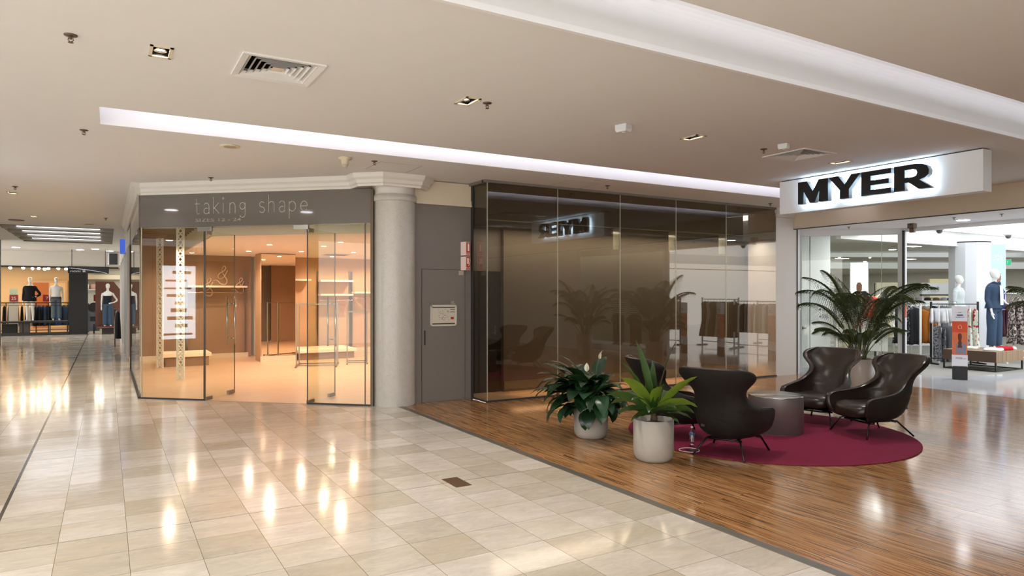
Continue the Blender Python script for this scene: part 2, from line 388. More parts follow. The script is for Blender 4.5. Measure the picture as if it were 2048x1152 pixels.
# recessed twin downlights
LAMPW = emis('downlight_lamp', 'fff1dc', 22)
def downlight(x, y, label, group=None, power=95, col='fff4e8'):
    t = thing('recessed_downlight', label, 'downlight', (x, y, CZ), 0, group)
    fr = MB()
    for a, b, c, d in ((-DW, -DH, DW, -DH + .022), (-DW, DH - .022, DW, DH), (-DW, -DH, -DW + .022, DH), (DW - .022, -DH, DW, DH)):
        fr.box(a, b, -.006, c, d, .004)
    fr.build('frame', CREAM, t)
    w_, h_ = DW - .02, DH - .02
    b = MB().box(-w_, -h_, .09, w_, h_, .1)
    b.box(-w_ - .004, -h_, .004, -w_, h_, .1).box(w_, -h_, .004, w_ + .004, h_, .1).box(-w_, -h_ - .004, .004, w_, -h_, .1).box(-w_, h_, .004, w_, h_ + .004, .1)
    b.build('housing', BLACK, t)
    for sy in (-1, 1):
        o = MB().lathe([(.012, .055), (.042, .02), (.046, .02), (.046, .04), (.014, .08)], (0, sy * .052, 0), 20).build('reflector', SATIN, t, True)
        MB().lathe([(.001, .0315), (.036, .0315), (.036, .033), (.001, .033)], (0, sy * .052, 0), 20).build('lens', LAMPW, o)
    spot('downlight_beam', (x, y, CZ - .02), power, col, 118, .9, .06)
    return t
dn = ['left of the large ceiling vent near the camera', 'between the large vent and the grey sensor box', 'right of the grey sensor box', 'just in front of the illuminated black letter sign']
for i, (x, y) in enumerate(DL):
    downlight(x, y, 'square recessed twin downlight ' + dn[i] if i < 4 else 'square recessed twin downlight in the ceiling beyond the picture edge',
              'recessed twin downlights' if i < 4 else 'downlights outside the picture', power=DLP if i < 9 else DLP * .95)

def diffuser(x, y, s, label):
    t = thing('ceiling_vent', label, 'vent', (x, y, CZ), 0, 'square ceiling vents')
    h = s / 2
    fr = MB().loft([[(q * a, r * a, z) for q, r in ((-1, -1), (1, -1), (1, 1), (-1, 1))] for a, z in ((h, 0), (h, -.012), (h - .05, -.006), (h - .05, .05))], cap=False)
    fr.build('frame', PAINT, t)
    MB().box(-h + .04, -h + .04, .16, h - .04, h - .04, .17).box(-h + .036, -h + .04, 0, -h + .04, h - .04, .17).box(h - .04, -h + .04, 0, h - .036, h - .04, .17).box(-h + .04, -h + .036, 0, h - .04, -h + .04, .17).box(-h + .04, h - .04, 0, h - .04, h - .036, .17).build('duct_box', BLACK, t)
    for k in range(5):
        a = h - .055 - k * .043
        MB().loft([[(q * b, r * b, z) for q, r in ((-1, -1), (1, -1), (1, 1), (-1, 1))] for b, z in ((a, -.006), (a - .026, .022), (a - .023, .022), (a + .003, -.006))], cap=False).build('louvre', PAINT, t)
    MB().loft([[(q * b, r * b, z) for q, r in ((-1, -1), (1, -1), (1, 1), (-1, 1))] for b, z in ((.045, .0), (.005, .03))]).build('centre_plate', CREAM, t)
diffuser(*DIFF[0], 'large square louvred ceiling vent nearest the camera')
diffuser(*DIFF[1], 'square louvred ceiling vent before the black letter sign')

SPR = M('sprinkler_metal', '6d5d50', .4, .8)
def sprinkler(x, y, label, z=CZ, s=1.0):
    t = thing('sprinkler', label, 'sprinkler', (x, y, z), 0, 'ceiling sprinklers')
    MB().lathe([(.002, 0), (.042 * s, 0), (.04 * s, -.006 * s), (.014 * s, -.014 * s), (.002, -.014 * s)], n=20).build('rosette', SPR, t, True)
    MB().tube([(0, 0, -.01), (0, 0, -.03 * s)], .009 * s).tube([(-.012 * s, 0, -.02), (-.016 * s, 0, -.035 * s), (0, 0, -.048 * s)], .003).tube([(.012 * s, 0, -.02), (.016 * s, 0, -.035 * s), (0, 0, -.048 * s)], .003).build('frame', SPR, t)
    MB().lathe([(.002, -.048 * s), (.016 * s, -.048 * s), (.018 * s, -.052 * s), (.002, -.052 * s)], n=14).build('deflector', SPR, t)
for x, y, l in [(-.21, 5.49, 'brown ceiling sprinkler nearest the camera, left of the square downlight'), (-.21, 8.59, 'ceiling sprinkler just left of the long bright slot'), (2.99, 5.5, 'ceiling sprinkler beside the second square downlight'),
                (-1.28, 13.65, 'ceiling sprinkler near the left picture edge'), (-.02, 18.22, 'small ceiling sprinkler far down the left corridor'), (1.34, 11.11, 'ceiling sprinkler above the angled glass shopfront'),
                (3.02, 8.65, 'ceiling sprinkler beside the outlined access panel over the column'), (6.92, 8.69, 'ceiling sprinkler above the dark glass display'), (6.8, 5.55, 'ceiling sprinkler left of the vent before the black letter sign'),
                (10.98, 8.81, 'ceiling sprinkler above the right end of the dark glass display')]:
    sprinkler(x, y, l)

t = thing('ceiling_speaker', 'round white recessed ceiling speaker behind the bright slot', 'speaker', (1.25, 8.64, CZ))
MB().lathe([(.001, -.004), (.075, -.012), (.11, -.012), (.115, 0), (.001, 0)], n=32).build('rim', CREAM, t, True)
MB().lathe([(.001, -.013), (.07, -.0135), (.07, -.01), (.001, -.01)], n=28).build('grille', M('grille_grey', 'a89c8c', .7), t)
t = thing('dome_camera', 'white dome camera on the ceiling above the column', 'camera', (2.62, 8.62, CZ))
MB().lathe([(.001, 0), (.085, 0), (.085, -.02), (.05, -.03), (.045, -.09), (.001, -.09)], n=28).build('mount', CREAM, t, True)
MB().lathe([(.001, -.13), (.025, -.125), (.04, -.1), (.042, -.09), (.001, -.09)], n=20).build('dome', M('smoked_dome', 'b8aea0', .3), t, True)
for x, y, s, l in ((4.59, 5.5, 1.0, 'grey ceiling sensor box between two square downlights'), (6.78, 5.25, .8, 'slim white sensor box beside the vent near the letter sign')):
    t = thing('ceiling_sensor', l, 'sensor', (x, y, CZ), .25)
    MB().loft([[(q * a * s, r * b * s, z * s) for q, r in ((-1, -1), (1, -1), (1, 1), (-1, 1))] for a, b, z in ((.055, .07, 0), (.055, .07, -.05), (.045, .06, -.075))]).build('case', WALU, t, bevel=.004)
    MB().lathe([(.001, -.085 * s), (.018 * s, -.08 * s), (.02 * s, -.074 * s), (.001, -.07)], n=14).build('lens', M('sensor_lens', 'c9c9c4', .3), t, True)
LINE = M('panel_shadow_gap', '9b8a76', .8)
for x, y, l in ((3.4, 8.95, 'square access panel outlined in the ceiling over the column'), (6.4, 8.92, 'square access panel outlined in the ceiling above the dark glass display')):
    t = thing('access_panel', l, 'panel', (x, y, CZ - .002), 0)
    MB().box(-.29, -.29, 0, .29, .29, .002).build('plate', PAINT, t)
    MB().box(-.3, -.3, .0005, .3, -.294, .002).box(-.3, .294, .0005, .3, .3, .002).box(-.3, -.3, .0005, -.294, .3, .002).box(.294, -.3, .0005, .3, .3, .002).build('seam', LINE, t)
for x, y in ((-.38, 19.84), (-1.83, 19.77)):
    t = thing('ceiling_speaker', 'flat round ceiling speaker far down the left corridor' if x > -1 else 'small dark round ceiling fitting far down the left corridor', 'speaker', (x, y, CZ))
    MB().lathe([(.001, -.015), (.15, -.015), (.16, 0), (.001, 0)], n=28).build('rim', CREAM if x > -1 else SPR, t)
    MB().lathe([(.001, -.03), (.09, -.026), (.1, -.015), (.001, -.015)], n=20).build('grille', M('grille_grey'), t)

# ceiling coffer with cross fins far down the corridor
mb = MB().box(-2.35, 21.1, CZ, .16, 27.6, CZ + 1.0)
mb.f = [f for i, f in enumerate(mb.f) if i != 0]
S(mb.build('ceiling', M('grey_coffer_paint', 'b9b6ae', .8)))
for k in range(4):
    y = 22.0 + k * 1.45
    S(MB().box(-2.35, y, CZ - .02, .16, y + .12, CZ + .6).build('trim_%d' % (5 + k), M('grey_coffer_paint')))
    t = thing('strip_light', ['first', 'second', 'third', 'last'][k] + ' white strip light among the cross fins of the far ceiling recess', 'light', (-1.1, y - .05, CZ + .04), 0, 'strip lights in the ceiling recess')
    MB().box(-.95, -.03, 0, .95, .03, .03).build('housing', WALU, t)
    MB().box(-.93, -.014, -.014, .93, .014, 0).build('tube', emis('strip_tube', 'fbfbff', 2.2), t)
    area('strip_glow', (-1.1, y - .05, CZ - .02), (1.9, .06), 7, 'fbfbff')

# ------------------------------------------------------------------ shop with the angled glass front (left)
A0 = Vector((.47, 12.35)); A1 = Vector((3.38, 9.77)); E_ = (A1 - A0).normalized(); NN = Vector((E_.y, -E_.x))   # NN points to the mall
ANG = math.atan2(E_.y, E_.x); LEN = (A1 - A0).length
def P(s, o=0.0): q = A0 + E_ * s + NN * o; return (q.x, q.y)
D1 = 1.13; D2 = 2.85
zf0, zf1 = 2.71, 3.22
def wallpiece(name, p0, p1, t, z0, z1, m, **k): return S(MB().obox(p0, p1, t, z0, z1).build(name, m, **k))
FASC = M('grey_fascia_glass', '6f6963', .05, var=.05, scale=1.2, coat=.4)
wallpiece('wall_fascia', P(0), P(LEN - .02), .03, zf0, zf1, FASC)
S(MB().box(.435, 12.37, zf0, .465, 17.1, zf1).build('wall_fascia_left', FASC))
S(MB().obox(P(0, -.05), P(LEN - .03, -.05), .05, zf0 - .012, zf0 + .02).build('trim_9', ALU))
# bulkhead inside, above the display ceiling
def Pq(x):  # point of the inner bulkhead line with this x
    k = (x - P(0, -1.05)[0]) / E_.x; return P(k, -1.05)
BX = 1.55
S(MB().obox(Pq(BX), Pq(4.85), .04, 2.66, 3.39).build('wall_bulkhead', CREAM)); S(MB().box(BX - .02, Pq(BX)[1], 2.66, BX + .02, 19.2, 3.16).build('wall_bulkhead_side', CREAM))
PEACH = M('peach_ceiling_paint', 'f8f0ea', .85, var=.02)
S(MB().add([(*Pq(BX), 2.66), (*Pq(4.85), 2.66), (4.9, 10.2, 2.66), (12, 10.2, 2.66), (12, 26, 2.66), (BX, 26, 2.66)], [(0, 1, 2, 3, 4, 5)]).build('ceiling', PEACH))
S(MB().add([(.47, 12.3, 3.16), (1.6, 11.4, 3.16), (BX, 13.2, 3.16), (BX, 19.3, 3.16), (.47, 19.3, 3.16)], [(0, 1, 2, 3, 4)]).build('ceiling', CREAM))
S(MB().add([(1.6, 11.4, 3.3), (5.0, 8.4, 3.3), (6.2, 9.3, 3.3), (BX, 13.5, 3.3)], [(0, 1, 2, 3)]).build('ceiling', CREAM)) if False else None
# glass panes
def pane(name, p0, p1, z0, z1, mat=GLASS, t=.012, parent=None, edge=True):
    o = MB().obox(p0, p1, t, z0, z1).build(name, mat, parent)
    return o
w1 = S(pane('window_1', P(0), P(D1 - .02), .02, zf0))
w2 = S(pane('window_2', P(D2 + .02), P(LEN - .02), .02, zf0))
w3 = S(MB().box(.444, 12.37, .02, .456, 17.08, zf0).build('window_3', GLASSG))
for s in (0, D1 - .025, LEN - .03, LEN - .12):
    a = P(s); b = P(s + .012)
    MB().obox(a, b, .016, .0, zf0).build('glass_edge', M('dark_glass_edge', '50483a', .3) if s else EDGE, w1 if s < 2 else w2)
S(MB().obox(P(0), P(D1), .03, 0, .022).build('trim_10', CHAR)); S(MB().obox(P(D2), P(LEN), .03, 0, .022).build('trim_11', CHAR))
S(MB().box(.425, 12.36, 0, .475, 17.1, .03).build('trim_12', CHAR))
S(MB().box(.43, 17.08, 0, .47, 17.14, 3.3).build('trim_13', CHAR))
S(MB().obox(P(LEN - .015), P(LEN + .02), .05, 0, 3.2).build('trim_14', M('bronze_trim', '5d5040', .4, .6)))
# cornice: stepped profile over the fascia and round the column
def cornice(path, name):
    prof = [(0.0, 3.22), (.025, 3.22), (.03, 3.25), (.055, 3.265), (.06, 3.31), (.10, 3.34), (.11, 3.375), (.12, CZ), (0, CZ)]
    pts = [Vector(p) for p in path]; rings = []
    for i, p in enumerate(pts):
        d0 = (p - pts[i - 1]).normalized() if i else (pts[1] - p).normalized()
        d1 = (pts[i + 1] - p).normalized() if i < len(pts) - 1 else d0
        n0 = Vector((d0.y, -d0.x)); n1 = Vector((d1.y, -d1.x)); n = (n0 + n1).normalized(); k = 1 / max(.35, n.dot(n0))
        rings.append([(p.x + n.x * o * k, p.y + n.y * o * k, z) for o, z in prof])
    return S(MB().loft(rings).build(name, WARMW))
CC = Vector((3.73, 9.80))
q0 = P(LEN - .32); q1 = P(LEN - .12, .2)
cornice([(.435, 20.0), (.435, 12.34), P(.0), q0, q1, (CC.x - .30, CC.y - .36), (CC.x + .26, CC.y - .36), (CC.x + .42, CC.y - .22), (CC.x + .42, CC.y - .13)], 'trim_15')
# lettering left on the fascia
GLUE = None
def mat_glue():
    m, nt, out = nodes('glue_residue')
    tc = N(nt, 'TexCoord').outputs['Object']
    nz = N(nt, 'TexNoise', {'Vector': tc, 'Scale': 60.0, 'Detail': 1.0}).outputs['Fac']
    wv = N(nt, 'TexWave', {'Vector': tc, 'Scale': 26.0, 'Distortion': 1.5}, bands_direction='Y').outputs['Fac']
    f = math_(nt, 'GREATER_THAN', math_(nt, 'MULTIPLY', wv, nz), .25)
    d = N(nt, 'BsdfPrincipled', {'Base Color': rgba('c9c2b6'), 'Roughness': .8}); tr = N(nt, 'BsdfTransparent')
    mx = N(nt, 'MixShader', {0: f, 1: tr.outputs[0], 2: d.outputs[0]}); nt.links.new(mx.outputs[0], out.inputs[0]); return m
GLUE = mat_glue()
lt = thing('shop_lettering', 'peeled shop name residue reading taking shape on the grey fascia', 'lettering', (*P(.97, .018), 2.90), ANG)
def thin(pts_list, name, r=.0065):
    mb = MB()
    for pts in pts_list: mb.tube([(x, 0, z) for x, z in pts], r, 5)
    return mb.build(name, GLUE, lt)
def arc(cx, cz, rx, rz, a0, a1, n=8): return [(cx + rx * math.cos(math.radians(a0 + (a1 - a0) * i / n)), cz + rz * math.sin(math.radians(a0 + (a1 - a0) * i / n))) for i in range(n + 1)]
X = .16; LW = {}
def letter(ch, x):
    if ch == 't': return [[(x + .03, .24), (x + .03, .02), (x + .05, 0), (x + .08, .01)], [(x, .16), (x + .08, .16)]], .13
    if ch == 'a': return [arc(x + .05, .12, .045, .05, 160, 0), [(x + .095, .12), (x + .095, 0)], arc(x + .05, .045, .045, .045, 60, 330)], .15
    if ch == 'k': return [[(x, .26), (x, 0)], [(x + .09, .17), (x + .01, .08)], [(x + .02, .09), (x + .1, 0)]], .15
    if ch == 'i': return [[(x, .16), (x, 0)], arc(x, .235, .012, .012, 0, 360)], .10
    if ch == 'n': return [[(x, .16), (x, 0)], arc(x + .045, .115, .045, .05, 170, 0), [(x + .09, .11), (x + .09, 0)]], .15
    if ch == 'g': return [arc(x + .045, .11, .045, .052, 0, 360, 12), [(x + .09, .165), (x + .09, -.02)], arc(x + .045, -.02, .045, .045, 0, -160)], .16
    if ch == 's': return [arc(x + .045, .125, .04, .04, 30, 250) + arc(x + .045, .042, .045, .042, 70, -150)], .14
    if ch == 'h': return [[(x, .27), (x, 0)], arc(x + .045, .115, .045, .05, 170, 0), [(x + .09, .11), (x + .09, 0)]], .15
    if ch == 'p': return [[(x, .16), (x, -.10)], arc(x + .05, .085, .055, .075, 150, -150, 12)], .17
    if ch == 'e': return [arc(x + .05, .085, .055, .075, 5, 320, 12), [(x, .085), (x + .105, .085)]], .15
    return [], .13
x = 0
for ch in 'taking shape':
    st, wd = letter(ch, x); x += wd * 1.13
    if st: thin(st, 'letter')
text('SIZES 12 - 24', .075, GLUE, 'small_lettering', lt, (0, 0, -.12), 0, .002, .78)

# hinged glass doors, both standing open
def glass_door(n, s, leaf_dir, label, side):
    hx, hy = P(s)
    d = thing('door_%d' % n, None, None, (hx, hy, 0), math.atan2(leaf_dir[1], leaf_dir[0])); d['kind'] = 'structure'
    MB().box(0, -.006, .012, .80, .006, 2.645).build('pane', GLASSG, d)
    MB().box(-.004, -.008, .012, .004, .008, 2.645).box(.797, -.007, .012, .803, .007, 2.645).build('pane_edge', M('dark_glass_edge'), d)
    MB().box(0, -.018, .0, .17, .018, .055).build('bottom_hinge_patch', STEEL, d, bevel=.003)
    MB().box(.60, -.018, .012, .79, .018, .07).build('bottom_lock_patch', STEEL, d, bevel=.003)
    MB().box(0, -.02, 2.59, .15, .02, 2.655).build('top_patch', SATIN, d, bevel=.003)
    for sy in (-1, 1):
        MB().tube([(.70, sy * .07, .82), (.70, sy * .07, 1.62)], .014, 12).tube([(.70, sy * .07, .93), (.70, sy * .005, .93)], .011).tube([(.70, sy * .07, 1.5), (.70, sy * .005, 1.5)], .011).build('pull_handle', SATIN, d, True)
    return d
glass_door(1, D1, (.65, .76), '', 1); glass_door(2, D2, (.72, .69), '', -1)
for s, a, b in ((D1, -.12, .12), (D2, -.22, .02)):
    S(MB().obox(P(s + a), P(s + b), .05, 2.63, 2.705).build('trim_%d' % (16 if s == D1 else 17), SATIN, bevel=.004))

# inside walls
S(MB().box(.47, 19.2, 0, 3.3, 19.35, 3.2).build('wall_back', BROWN))
S(MB().box(4.05, 19.0, 0, 12, 19.15, 2.66).build('wall_back_right', ORANGEW))
S(MB().box(3.22, 17.5, 0, 4.06, 18.15, 2.66).build('wall_pier', ORANGEW))
S(MB().box(11.9, 10.2, 0, 12, 19, 2.66).build('wall_right', ORANGEW))
S(MB().box(.47, 19.17, 0, 3.22, 19.2, .12).build('baseboard_back', CREAM)); S(MB().box(4.06, 18.97, 0, 12, 19.0, .15).build('baseboard_right', CREAM))
S(MB().box(4.92, 10.12, 0, 11.7, 10.2, 3.39).build('wall_partition', BROWN))
S(MB().obox((3.95, 9.8), (4.0, 10.2), .1, 0, 3.39).build('wall_reveal', ORANGEW))
t = thing('wall_mirror', 'tall mirror on the pier inside the angled glass shop', 'mirror', (3.64, 17.48, 0))
MB().box(-.40, 0, .14, .41, .014, 2.64).build('mirror_glass', M('mirror_surface', 'f4ead8', .01, 1.0, var=0), t)
MB().box(-.42, -.002, .0, .42, .016, .14).build('plinth', CREAM, t)
SHELF = M('pale_shelf', 'f6e6cc', .5)
def wallbay(x0, x1, y, z, label, rods=True, posts=True):
    t = thing('wall_shelf', label, 'shelf', ((x0 + x1) / 2, y, 0), 0, 'bare shelves on the shop walls'); h = (x1 - x0) / 2
    MB().box(-h, -.35, z, h, 0, z + .045).build('shelf_board', SHELF, t)
    if posts:
        for s in (-1, 1): MB().box(s * h - .02, -.05, .13, s * h + .02, -.02, 2.3).build('upright', STEEL, t)
    if rods: MB().tube([(-h, -.28, z - .13), (h, -.28, z - .13)], .013).build('hanging_rail', SATIN, t)
wallbay(1.75, 3.15, 19.2, 1.83, 'long white shelf on the brown back wall seen through the left door')
wallbay(5.0, 5.9, 19.0, 1.62, 'lower of two short white shelves on the tan wall', True); wallbay(5.0, 5.9, 19.0, 2.0, 'upper of two short white shelves on the tan wall', False, False)
wallbay(5.95, 7.4, 19.0, 1.68, 'white shelf on the tan wall nearest the column'); wallbay(4.1, 4.75, 19.0, 2.02, 'white shelf on the tan wall just right of the mirror', False, False)
def platform(x0, x1, y0, y1, z, label):
    t = thing('display_platform', label, 'platform', ((x0 + x1) / 2, (y0 + y1) / 2, 0)); a, b = (x1 - x0) / 2, (y1 - y0) / 2
    MB().box(-a, -b, z - .08, a, b, z).build('top_board', SHELF, t, bevel=.004)
    MB().box(-a + .05, -b + .06, 0, a - .05, b - .06, z - .08).build('base', BROWN, t)
platform(4.1, 5.6, 17.4, 18.6, .26, 'low white-topped platform behind the bare metal racks'); platform(1.1, 2.1, 17.3, 18.2, .30, 'low white-topped platform behind the left glass pane')
# bare garment racks
RACK = M('rack_metal', '8a7f6c', .35, .9)
def bare_rack(x, y, rz, L, Dp, H_, label):
    t = thing('garment_rack', label, 'rack', (x, y, 0), rz, 'bare metal garment racks in the empty shop')
    for sx in (-1, 1):
        for sy in (-1, 1): MB().box(sx * L / 2 - .013, sy * Dp / 2 - .013, .03, sx * L / 2 + .013, sy * Dp / 2 + .013, H_).build('post', RACK, t)
    mb = MB()
    for sy in (-1, 1): mb.box(-L / 2, sy * Dp / 2 - .012, H_ - .025, L / 2, sy * Dp / 2 + .012, H_)
    mb.build('top_rail', RACK, t)
    mb = MB()
    for sx in (-1, 1): mb.box(sx * L / 2 - .013, -Dp / 2 - .2, .02, sx * L / 2 + .013, Dp / 2 + .2, .045)
    for sy in (-1, 1): mb.box(-L / 2, sy * Dp / 2 - .013, .02, L / 2, sy * Dp / 2 + .013, .045)
    mb.build('base_frame', RACK, t)
    for sx in (-1, 1):
        for sy in (-1, 1): MB().lathe([(.001, 0), (.016, 0), (.016, .02), (.001, .02)], (sx * L / 2, sy * (Dp / 2 + .18), 0), 8).build('foot', BLACK, t)
bare_rack(4.2, 15.95, -.35, .88, .5, 1.44, 'taller bare metal rack before the low platform, left of the two')
bare_rack(5.2, 16.15, -.3, .46, .45, 1.25, 'shorter bare metal rack near the column, right of the two')
# perforated screens and lattice in the ceiling by the left pane
LAT = M('white_lattice', 'e4e0d4', .6)
def lattice(x, y, label):
    t = thing('lattice_post', label, 'post', (x, y, 0), -.72, 'white perforated posts')
    W, Hh = .085, 3.15; mb = MB().box(-W, -.012, 0, -W + .035, .012, Hh).box(W - .035, -.012, 0, W, .012, Hh)
    mb.build('frame', LAT, t)
    mb = MB(); z = 0; st = .11
    while z < Hh - st:
        for a, b in (((-W + .03, z), (W - .03, z + st)), ((W - .03, z), (-W + .03, z + st))):
            dx = .0; mb.add([(a[0], -.008, a[1]), (a[0], .008, a[1]), (a[0], .008, a[1] + .03), (a[0], -.008, a[1] + .03), (b[0], -.008, b[1]), (b[0], .008, b[1]), (b[0], .008, b[1] + .03), (b[0], -.008, b[1] + .03)],
                            [(0, 1, 2, 3), (4, 7, 6, 5), (0, 4, 5, 1), (3, 2, 6, 7), (1, 5, 6, 2), (0, 3, 7, 4)])
        z += st
    mb.build('lattice', LAT, t)
lattice(1.22, 14.6, 'white perforated post behind the left glass pane, the nearer one'); lattice(1.02, 17.2, 'white perforated post behind the left glass pane, the farther one')
t = thing('ceiling_trellis', 'brown ceiling trellis of square bars above the left glass pane', 'trellis', (1.0, 15.8, 2.96), .0)
for k in range(4): MB().box(-.4 + k * .26 - .02, -2.9, 0, -.4 + k * .26 + .02, 2.9, .05).build('long_bar', M('trellis_brown', '7d6a4c', .6), t)
for k in range(13): MB().box(-.48, -2.8 + k * .46 - .02, -.05, .48, -2.8 + k * .46 + .02, 0).build('cross_bar', M('trellis_brown'), t)
for k in (-1, 1):
    for j in (-1.2, 1.2): MB().tube([(k * .38, j, .05), (k * .38, j, .20)], .008).build('hanger', M('trellis_brown'), t)
# ampersands on the brown wall
for x, z, s, l in ((2.55, 2.02, .62, 'large cream ampersand on the brown wall, topmost'), (2.98, 1.78, .52, 'cream ampersand on the brown wall nearest the pier'), (2.2, 1.72, .6, 'faint cream ampersand on the brown wall behind the glass door hinge')):
    lt2 = thing('wall_ampersand', l, 'decal', (x, 19.185, z), 0)
    k = s / .62; mb = MB()
    pts = [(-.2, -.02), (-.1, .0), (0, -.09), (.12, -.1), (.15, .0), (.1, .1), (.04, .2), (.03, .3), (.08, .37), (.12, .33), (.09, .26), (-.02, .18), (-.07, .1), (-.03, .04), (.06, .07), (.13, .18), (.17, .28)]
    # smooth the stroke
    q = [Vector((a, 0, b)) for a, b in pts]; sm = []
    for i in range(len(q) - 1):
        p0, p1, p2, p3 = q[max(i - 1, 0)], q[i], q[i + 1], q[min(i + 2, len(q) - 1)]
        for j in range(4):
            u = j / 4; sm.append(.5 * ((2 * p1) + (-p0 + p2) * u + (2 * p0 - 5 * p1 + 4 * p2 - p3) * u * u + (-p0 + 3 * p1 - 3 * p2 + p3) * u ** 3))
    mb.tube([tuple(v * k) for v in sm], [(.006 + .012 * abs(math.sin(i * .12))) * k for i in range(len(sm))], 6).build('stroke', M('decal_cream', 'd8bfa2', .7), lt2)
SHL = emis('shop_downlight_lamp', 'ffd9a8', 26)
sl = [(2.83, 14.41), (2.84, 16.83), (3.91, 16.3), (3.87, 13.02), (3.89, 14.28), (5.12, 18.0), (5.07, 16.0), (6.24, 18.0), (1.77, 18.2), (1.0, 14.2), (5.6, 13.4), (6.6, 15.3)]
for i, (x, y) in enumerate(sl):
    t = thing('round_downlight', 'small round warm downlight in the peach ceiling of the empty shop', 'downlight', (x, y, 2.66), 0, 'warm downlights in the empty shop')
    MB().lathe([(.001, -.004), (.05, -.004), (.052, -.006), (.07, -.006), (.072, 0), (.001, 0)], n=20).build('rim', WHITE, t)
    MB().lathe([(.001, -.008), (.048, -.008), (.048, -.004), (.001, -.004)], n=20).build('lens', SHL, t)
    spot('shop_beam', (x, y, 2.63), SHP, 'ffdcc0', 165, .6, .055)
for x, y, l in ((6.1, 14.6, 'slatted ceiling grille nearest the column in the empty shop'), (5.0, 17.2, 'slatted ceiling grille over the racks')):
    t = thing('ceiling_grille', l, 'grille', (x, y, 2.655)); MB().box(-.3, -.3, -.008, .3, .3, 0).build('plate', CREAM, t)
    for k in range(6): MB().box(-.26, -.25 + k * .09, -.012, .26, -.21 + k * .09, -.008).build('slot', M('grille_brown', '7a6248', .8), t)

# ------------------------------------------------------------------ column
COLM = mat_speckle('terrazzo_column', 'c6c3bb', '857c70', 70, .24, .28, 'b8b3a9')
t = thing('round_column', 'pale speckled round column with a plain capital between shop and grey door', 'column', (CC.x, CC.y, 0))
MB().lathe([(.315, 0), (.315, 3.035)], n=64, cap=False).build('shaft', COLM, t, True)
MB().lathe([(.315, 3.03), (.335, 3.03), (.34, 3.05), (.34, 3.11), (.325, 3.12), (.325, 3.135)], n=64, cap=False).build('collar', COLM, t, True)
MB().lathe([(.305, 3.12), (.305, 3.26), (.33, 3.27), (.33, 3.39)], n=64, cap=False).build('capital', WARMW, t, True)

# ------------------------------------------------------------------ grey service wall and door
S(MB().box(4.0, 9.68, 0, 4.975, 9.8, 3.03).build('wall_service', GREYW))
S(MB().box(4.0, 9.675, 3.03, 4.975, 9.8, 3.39).build('wall_service_top', CREAM))
S(MB().box(4.0, 9.64, 3.03, 4.975, 9.69, 3.06).box(4.0, 9.655, 3.06, 4.975, 9.69, 3.12).build('trim_18', CREAM))
d = thing('door_3', None, None, (4.485, 9.675, 0)); d['kind'] = 'structure'
MB().box(-.355, -.006, .01, .37, .004, 2.035).build('leaf', GREYW, d)
MB().box(-.362, -.002, 0, -.355, .004, 2.042).box(.37, -.002, 0, .377, .004, 2.042).box(-.362, -.002, 2.035, .377, .004, 2.042).build('door_gap', CHAR, d)
MB().box(-.325, -.012, .88, -.30, -.005, 1.10).build('recessed_pull', M('pull_dark', '3a352f', .5), d)
t = thing('evacuation_plan', 'framed evacuation plan on the grey service door', 'sign', (4.485, 9.66, 1.325))
mb = MB()
for a, b, c, dd in ((-.225, -.165, .225, -.14), (-.225, .14, .225, .165), (-.225, -.165, -.2, .165), (.2, -.165, .225, .165)): mb.box(a, -.012, b, c, .006, dd)
mb.build('frame', M('plan_frame', 'cfc7b6', .4), t, bevel=.003)
MB().box(-.2, -.002, -.14, .2, .004, .14).build('sheet', M('plan_paper', 'cfc8b8', .6), t)
INK = M('dark_ink', '37332e', .7); RED = M('sign_red', 'b5201a', .45)
mb = MB().box(-.19, -.004, .118, .19, -.002, .132).box(-.19, -.004, -.135, .19, -.002, -.118)
for k in range(44):
    a, b = rnd(-.1, .08), rnd(-.08, .1); mb.box(a, -.004, b, a + rnd(.006, .03), -.002, b + rnd(.002, .005))
mb.box(.11, -.004, .09, .19, -.002, .1).box(.11, -.004, .05, .19, -.002, .058)
mb.build('plan_drawing', INK, t); MB().box(.12, -.005, -.06, .17, -.002, -.025).build('red_block', RED, t)
for k, yy in enumerate((-.04, .0, .04)): MB().box(.02 + .03 * k, -.005, yy, .032 + .03 * k, -.002, yy + .01).build('yellow_mark', M('mark_yellow', 'b89a3c', .6), t)
t = thing('door_lettering', 'remaining pale letters above the evacuation plan', 'lettering', (4.62, 9.667, 1.505))
text('EL', .062, M('faded_letter', 'b9b29a', .6), 'letter', t, (.0, 0, 0), 0, .002)
text('FIRE HOSE RE', .062, M('ghost_letter', '6f6961', .6), 'ghost_letter', t, (-.40, .001, 0), 0, .001, .37)
tag(MB().box(4.745, 9.664, 1.955, 4.83, 9.668, 2.02).build('door_sticker', M('sticker_paper', 'b3a79b', .7)), 'small blank grey sticker at the top corner of the grey door', 'sticker')
